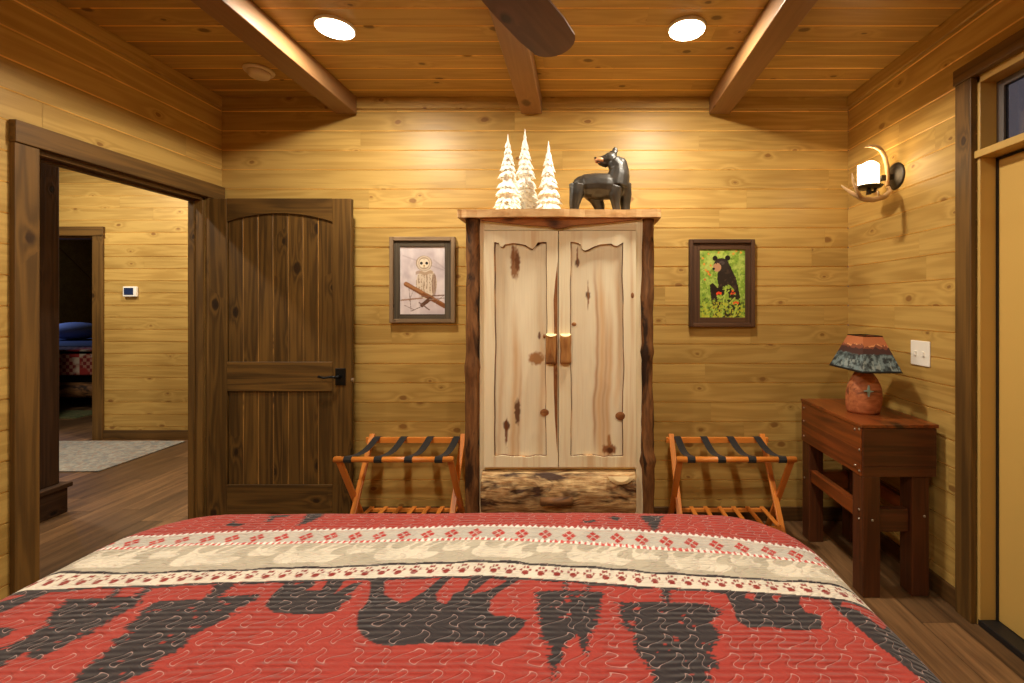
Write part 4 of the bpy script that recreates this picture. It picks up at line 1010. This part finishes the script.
for p in range(4):
    b0, b1, t0, t1 = B[p], B[(p+1)%4], Tp[p], Tp[(p+1)%4]
    def warp(P, U, V, b0=b0, b1=b1, t0=t0, t1=t1):
        x = (b0[0]*(1-U)+b1[0]*U)*(1-V)+(t0[0]*(1-U)+t1[0]*U)*V; y = (b0[1]*(1-U)+b1[1]*U)*(1-V)+(t0[1]*(1-U)+t1[1]*U)*V
        return np.stack([x, y, zb_+(zt_-zb_)*V], -1)
    o = grid_obj('shade_panel', (0,0,0), (1,0,0), (0,0,1), 1, 1, 60, 60, shade_paint(p+1), M['shade'], sh, warp)
    m_ = o.modifiers.new('solid', 'SOLIDIFY'); m_.thickness = .002

# ------------------------------------------------------------------ bed and quilt
QX0, QX1, QY1, QR, QZ = -1.325, .605, 1.455, .12, .722
def qtop(x, y): return QZ-.012*((x+.35)/.95)**2+.004*np.sin(x*5+1.0)*np.sin(y*6)
bd = thing('king_bed', ((QX0+QX1)/2,.5,0), 'wide bed under the red bear quilt', 'bed')
MB().box(QX0-.04, QX1+.04, -.62, QY1+.03, .40, .675, 'y').build('mattress', M['mattress'], bd, bevel=.05, seg=4)
MB().box(QX0-.03, QX1+.03, -.62, QY1+.02, .22, .40, 'y').build('box_spring', M['dark'], bd, bevel=.02)
for (x, y) in ((QX0,-.55),(QX1,-.55),(QX0,QY1-.05),(QX1,QY1-.05)): MB().tube([(x,y,0),(x,y,.22)], .045, 12).build('leg', M['log'], bd, smooth=True)
A = np.unique(np.round(np.concatenate([np.linspace(QX0-.62, QX0-.16, 16), np.arange(QX0-.16, QX1+.16, .0034), np.linspace(QX1+.16, QX1+.62, 16)]), 5))
Bv = np.unique(np.round(np.concatenate([np.arange(-.62, .70, .012), np.arange(.70, QY1+.12, .0029), np.linspace(QY1+.12, QY1+.62, 18)]), 5))
gx, gy = np.meshgrid(A, Bv)
rc = .16                                                    # plan radius of the mattress corner
cx_ = np.clip(gx, QX0+rc, QX1-rc); cy_ = np.minimum(gy, QY1-rc)
dx, dy = gx-cx_, gy-cy_; dd = np.hypot(dx, dy)+1e-9; n_x, n_y = dx/dd, dy/dd
delta = np.maximum(dd-rc, 0.0); side = delta > 0
bx, by = np.where(side, cx_+n_x*rc, gx), np.where(side, cy_+n_y*rc, gy)
th_ = np.minimum(delta/QR, PI/2)
fx_ = bx+n_x*QR*np.sin(th_)*side; fy_ = by+n_y*QR*np.sin(th_)*side
drop = np.maximum(delta-QR*PI/2, 0); drop = np.minimum(drop, .46)
fold = .018*np.sin((gx+gy)*21)*np.clip(drop/.3, 0, 1); fx_ = fx_+n_x*fold; fy_ = fy_+n_y*fold
fz_ = qtop(bx, by)-QR*(1-np.cos(th_))-drop
fz_ = fz_+.0022*(fbm(gx*9, gy*14, 2)-.5)*2
def q2(px, py):                                             # photo measurement -> cloth coordinates on the bed top
    z = QZ
    for _ in range(12):
        Y = (EYE-z)*F/(py-CY); X = (px-CX)/F*Y; z = float(qtop(X, Y))
        ox = max(X-QX1, QX0-X, 0); oy = max(Y-QY1, 0); e = min(math.hypot(ox, oy), QR*.97); z -= QR-math.sqrt(QR*QR-e*e)
    return X, Y
def P(ox, oy, s, pts): return [q2(ox+a/s, oy+b/s) for a, b in pts]
BAND_U = np.array([-1.6,-1.12,-.723,-.37,-.265,-.02,.2,.59,.9]); 
def row(ys):                                                # band edge measured at several image columns -> y as a function of x
    pts = sorted(q2(px, py) for px, py in ys); xs = np.array([p[0] for p in pts]); yy = np.array([p[1] for p in pts])
    return np.interp(gx, xs, yy)
e1 = row([(150,536.5),(200,534),(300,531),(440,527.5),(480,526),(571,528),(640,531.5),(740,540),(800,549)])
e2 = row([(130,549),(150,547.5),(300,543.5),(440,540.5),(480,539.5),(571,543.5),(640,548.5),(740,555),(820,566)])
e3 = row([(70,573),(150,573.5),(300,568),(440,563),(480,561.5),(571,566),(640,572),(740,578),(820,583.5),(848,591)])
e4 = row([(45,590),(150,585),(300,580),(440,576),(480,575),(571,580),(640,586),(740,591),(820,597),(856,603)])
RED = (154,54,46); INK = (47,41,44); CREAM = (214,206,190); SAND = (176,168,150); MAR = (160,44,38)
C = np.ones(gx.shape+(3,))*np.array(lin(RED)[:3])
C = put(C, np.clip((fbm(gx*40, gy*60, 6)-.5)*2, 0, 1), (140,46,40), .5)
saw = ((gy/.0125+2.5*vnoise(gx*22, gy*30, 4)) % 1.0)-.5
jx = gx+.013*saw*np.sign(vnoise(gx*30, gy*60, 9)-.3)+.007*(vnoise(gx*180, gy*120, 3)-.5)+.010*(fbm(gx*30, gy*260, 5)-.5); jy = gy+.007*(fbm(gx*150, gy*90, 8)-.5)
near = gy < e4
bear_big = [(225,252),(300,238),(270,265),(270,300),(320,330),(345,325),(400,290),(455,245),(440,236),(500,236),(470,260),(435,300),(440,325),(470,335),(490,300),(520,290),(540,260),(555,234),(625,236),(590,265),(545,300),(600,290),(650,265),(680,243),(715,245),(700,255),(640,290),(610,320),(605,355),(625,370),(690,375),(725,385),(715,405),(690,430),(660,450),(625,468),(560,460),(500,455),(400,460),(290,468),(240,460),(200,435),(182,405),(185,360),(215,330),(225,290)]
smooth_polys = [P(300,500,3.2,bear_big),
    P(580,500,2.306,[(330,204),(350,203),(385,208),(380,225),(400,232),(410,208),(440,208),(445,230),(455,235),(470,210),(510,213),(505,240),(520,258),(555,265),(558,298),(500,300),(440,292),(390,295),(365,280),(352,250)]),
    P(0,500,2.926,[(775,310),(800,275),(830,250),(825,228),(870,228),(860,250),(890,240),(925,230),(920,250),(895,265),(940,265),(960,235),(1010,230),(1000,250),(980,275),(1030,245),(1060,240),(1035,268),(1005,280),(1030,278),(1028,290),(1000,305),(990,325),(940,335),(860,335),(800,330)]),
    P(580,500,2.306,[(556,215),(612,222),(600,245),(640,255),(700,300),(745,305),(860,440),(850,470),(800,424),(700,345),(600,260)]),
    P(0,500,2.926,[(-120,345),(0,300),(60,283),(150,253),(215,246),(170,262),(100,290),(0,330),(-120,380)])]
tree_polys = [P(480,500,3.733,[(208,340),(215,400),(222,460),(230,520),(262,545),(250,590),(268,640),(272,680),(285,640),(305,590),(318,530),(350,520),(370,500),(375,540),(390,592),(408,545),(405,510),(440,470),(448,400),(460,345),(412,342),(412,298),(400,298),(400,340),(325,338),(325,296),(313,296),(313,336)]),
    P(580,500,2.306,[(85,235),(100,290),(130,310),(125,345),(150,370),(165,400),(165,425),(205,500),(235,560),(262,500),(300,425),(295,395),(325,385),(300,350),(325,310),(300,280),(330,255),(300,240),(208,235),(206,193),(185,192),(192,235)]),
    P(580,500,2.306,[(-60,232),(40,232),(50,212),(44,250),(35,300),(25,330),(15,362),(5,330),(0,290),(-40,260)]) if False else P(580,500,2.306,[(0,0)]*3) if False else P(0,500,2.926,[(460,295),(596,290),(640,236),(700,236),(640,286),(765,275),(740,300),(690,320),(690,335),(640,360),(600,380),(560,400),(540,430),(500,450),(440,480),(440,500),(380,520),(320,560),(150,600),(240,500),(270,480),(290,455),(330,430),(330,410),(380,385),(370,370),(400,350),(420,320)]),
    P(0,500,2.926,[(200,290),(312,288),(340,256),(362,256),(335,285),(396,282),(430,250),(452,250),(420,280),(400,310),(360,330),(310,360),(270,390),(200,420),(110,470),(60,450),(0,490),(-80,530),(-80,460),(0,430),(60,410),(130,370),(150,330)]),
    P(0,500,2.926,[(-90,400),(0,372),(42,378),(35,392),(0,402),(-90,430)]),
    P(200,440,5.69,[(550,492),(575,460),(600,432),(650,410),(745,400),(700,432),(640,460)]),
    P(200,440,5.69,[(140,485),(175,475),(195,458),(205,476),(255,476),(240,488),(190,494)]),
    P(200,440,5.69,[(375,468),(400,430),(470,426),(525,430),(470,440),(425,442),(405,464)]),
    P(480,500,3.733,[(376,74),(395,80),(432,74),(425,86),(385,86)]), P(480,500,3.733,[(478,64),(505,60),(530,66),(512,78)]),
    P(640,500,3.733,[(5,58),(90,58),(78,75),(72,95),(55,116),(45,112),(30,88),(15,80)])]
for pl in smooth_polys: C = put(C, inside(gx, gy, pl) & (gy < e4+.01), INK)
for k, pl in enumerate(tree_polys):
    m = inside(jx, jy, pl); holes = fbm(gx*38+gy*5, gy*95, 12) > .77
    C = put(C, m & ~holes if k < 4 else m, INK)
# the printed motif goes on towards the pillows and down the sides
rx_ = np.array([p[0] for p in smooth_polys[0]]); ry_ = np.array([p[1] for p in smooth_polys[0]])
for (ox, oy, s_) in ((.2,.42,1.0),(-.75,.36,-1.0),(.62,.18,-1),(-.25,.05,1.0)):
    cxm, cym = rx_.mean(), ry_.mean()
    C = put(C, inside(gx, gy, [((a-cxm)*s_+ox, (b-cym)*.9+oy-.02) for a, b in zip(rx_, ry_)]) & (gy < .60), INK)
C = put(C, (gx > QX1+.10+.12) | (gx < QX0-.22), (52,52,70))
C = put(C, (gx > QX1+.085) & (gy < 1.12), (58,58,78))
# diamond band
band = (gy <= e1) & (gy >= e2)
C = put(C, band, (184,178,168))
v = (gy-e2)/np.maximum(e1-e2, 1e-4); per = .0700; du = (gx/per) % 1.0-.5
dm = np.abs(du)*1.25+np.abs(v-.5)*1.15
cross = ((np.abs(du)+np.abs(v-.5)*.9) < .30) & ~((np.abs(np.abs(du)-np.abs(v-.5)*.9) < .028))
C = put(C, band & cross, (172,48,42))
sc1 = np.abs(((gx/.0185) % 1)-.5)*.40; C = put(C, (v > .97) & (v < 1.17-sc1), (222,218,212))
C = put(C, (v > .84-sc1*.0) & (v < .88) , (190,120,110), .35)
C = put(C, (v < .10+sc1*.5) & (v > -.02), (198,74,70)); C = put(C, (v < .07+sc1*.8) & (v > -.01) & (((gx/.0165) % 1) < .5), (240,234,226))
# pale bear band
band2 = (gy < e2) & (gy > e3); C = put(C, band2, SAND)
v2 = (gy-e3)/np.maximum(e2-e3, 1e-4)
def minibear(off, per_, hs, base=1.0):
    u = ((gx-off) % per_)/per_; nb = [((a-182)/543.0, (b-236)/232.0) for a, b in bear_big]
    uu = (u-.0)/hs; vv_ = (base-v2)
    return (uu, vv_, nb)
for off, wdt, hgt in ((-.30, .66, .78), (-.125, .30, .46)):
    u = ((gx-off) % .262)/.262; nb = [(((a-182)/543.0)*wdt, ((b-236)/232.0)*hgt) for a, b in bear_big]
    C = put(C, band2 & inside(u, (.97-v2), nb), (212,204,186))
C = put(C, band2 & (fbm(gx*25, gy*40, 15) > .64), (186,178,160), .5)
# paw band with ink edges
band3 = (gy <= e3) & (gy >= e4); C = put(C, band3, CREAM)
v3 = (gy-e4)/np.maximum(e3-e4, 1e-4); u3 = ((gx/.0405) % 1)
paw = ((u3-.5)/.22)**2+((v3-.38)/.17)**2 < 1
for (a, b) in ((.22,.56),(.40,.76),(.60,.77),(.79,.58)): paw |= ((u3-a)/.075)**2+((v3-b)/.10)**2 < 1
C = put(C, band3 & paw, (136,46,40))
wv = .04*np.sin(gx*60)+.04*np.sin(gx*23)
C = put(C, (v3 > .93+wv*.5) & (v3 < 1.10+wv), INK); C = put(C, (v3 > -.17-wv) & (v3 < -.01), INK)
me = bpy.data.meshes.new('bear_quilt'); nv_, nu_ = gx.shape
Vv = np.stack([fx_, fy_, fz_], -1).reshape(-1, 3); org = np.array([(QX0+QX1)/2, .5, .2])
idx = np.arange(nu_*nv_).reshape(nv_, nu_)
qd = np.stack([idx[:-1,:-1], idx[:-1,1:], idx[1:,1:], idx[1:,:-1]], -1).reshape(-1, 4)
me.vertices.add(nu_*nv_); me.vertices.foreach_set('co', (Vv-org).astype(np.float32).ravel())
me.loops.add(qd.size); me.loops.foreach_set('vertex_index', qd.astype(np.int32).ravel())
me.polygons.add(len(qd)); me.polygons.foreach_set('loop_start', np.arange(0, qd.size, 4, dtype=np.int32)); me.polygons.foreach_set('loop_total', np.full(len(qd), 4, dtype=np.int32))
me.update(calc_edges=True); me.validate()
me.polygons.foreach_set('use_smooth', np.ones(len(qd), bool))
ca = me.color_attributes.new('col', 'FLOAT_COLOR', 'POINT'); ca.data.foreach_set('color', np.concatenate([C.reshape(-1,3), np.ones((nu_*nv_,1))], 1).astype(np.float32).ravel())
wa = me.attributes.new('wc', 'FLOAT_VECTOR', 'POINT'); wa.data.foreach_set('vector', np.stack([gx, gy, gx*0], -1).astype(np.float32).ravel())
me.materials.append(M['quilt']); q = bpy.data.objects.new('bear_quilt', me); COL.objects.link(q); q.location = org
tag(q, 'red quilt printed with black bears, pine trees and a cream paw band', 'quilt')
m_ = q.modifiers.new('solid', 'SOLIDIFY'); m_.thickness = .012; m_.offset = -1

# ------------------------------------------------------------------ world and render look
w = bpy.data.worlds.new('dusk'); sc.world = w; w.use_nodes = True
w.node_tree.nodes['Background'].inputs[0].default_value = (.34, .30, .33, 1); w.node_tree.nodes['Background'].inputs[1].default_value = .18
sc.view_settings.view_transform = 'Standard'; sc.view_settings.look = 'None'; sc.view_settings.gamma = 1; sc.view_settings.use_curve_mapping = False
sc.view_settings.exposure = 0.45
try:
    sc.cycles.use_denoising = True; sc.cycles.denoiser = 'OPENIMAGEDENOISE'
    sc.cycles.max_bounces = 10; sc.cycles.diffuse_bounces = 6; sc.cycles.sample_clamp_indirect = 6; sc.cycles.caustics_reflective = False; sc.cycles.caustics_refractive = False
except Exception: pass
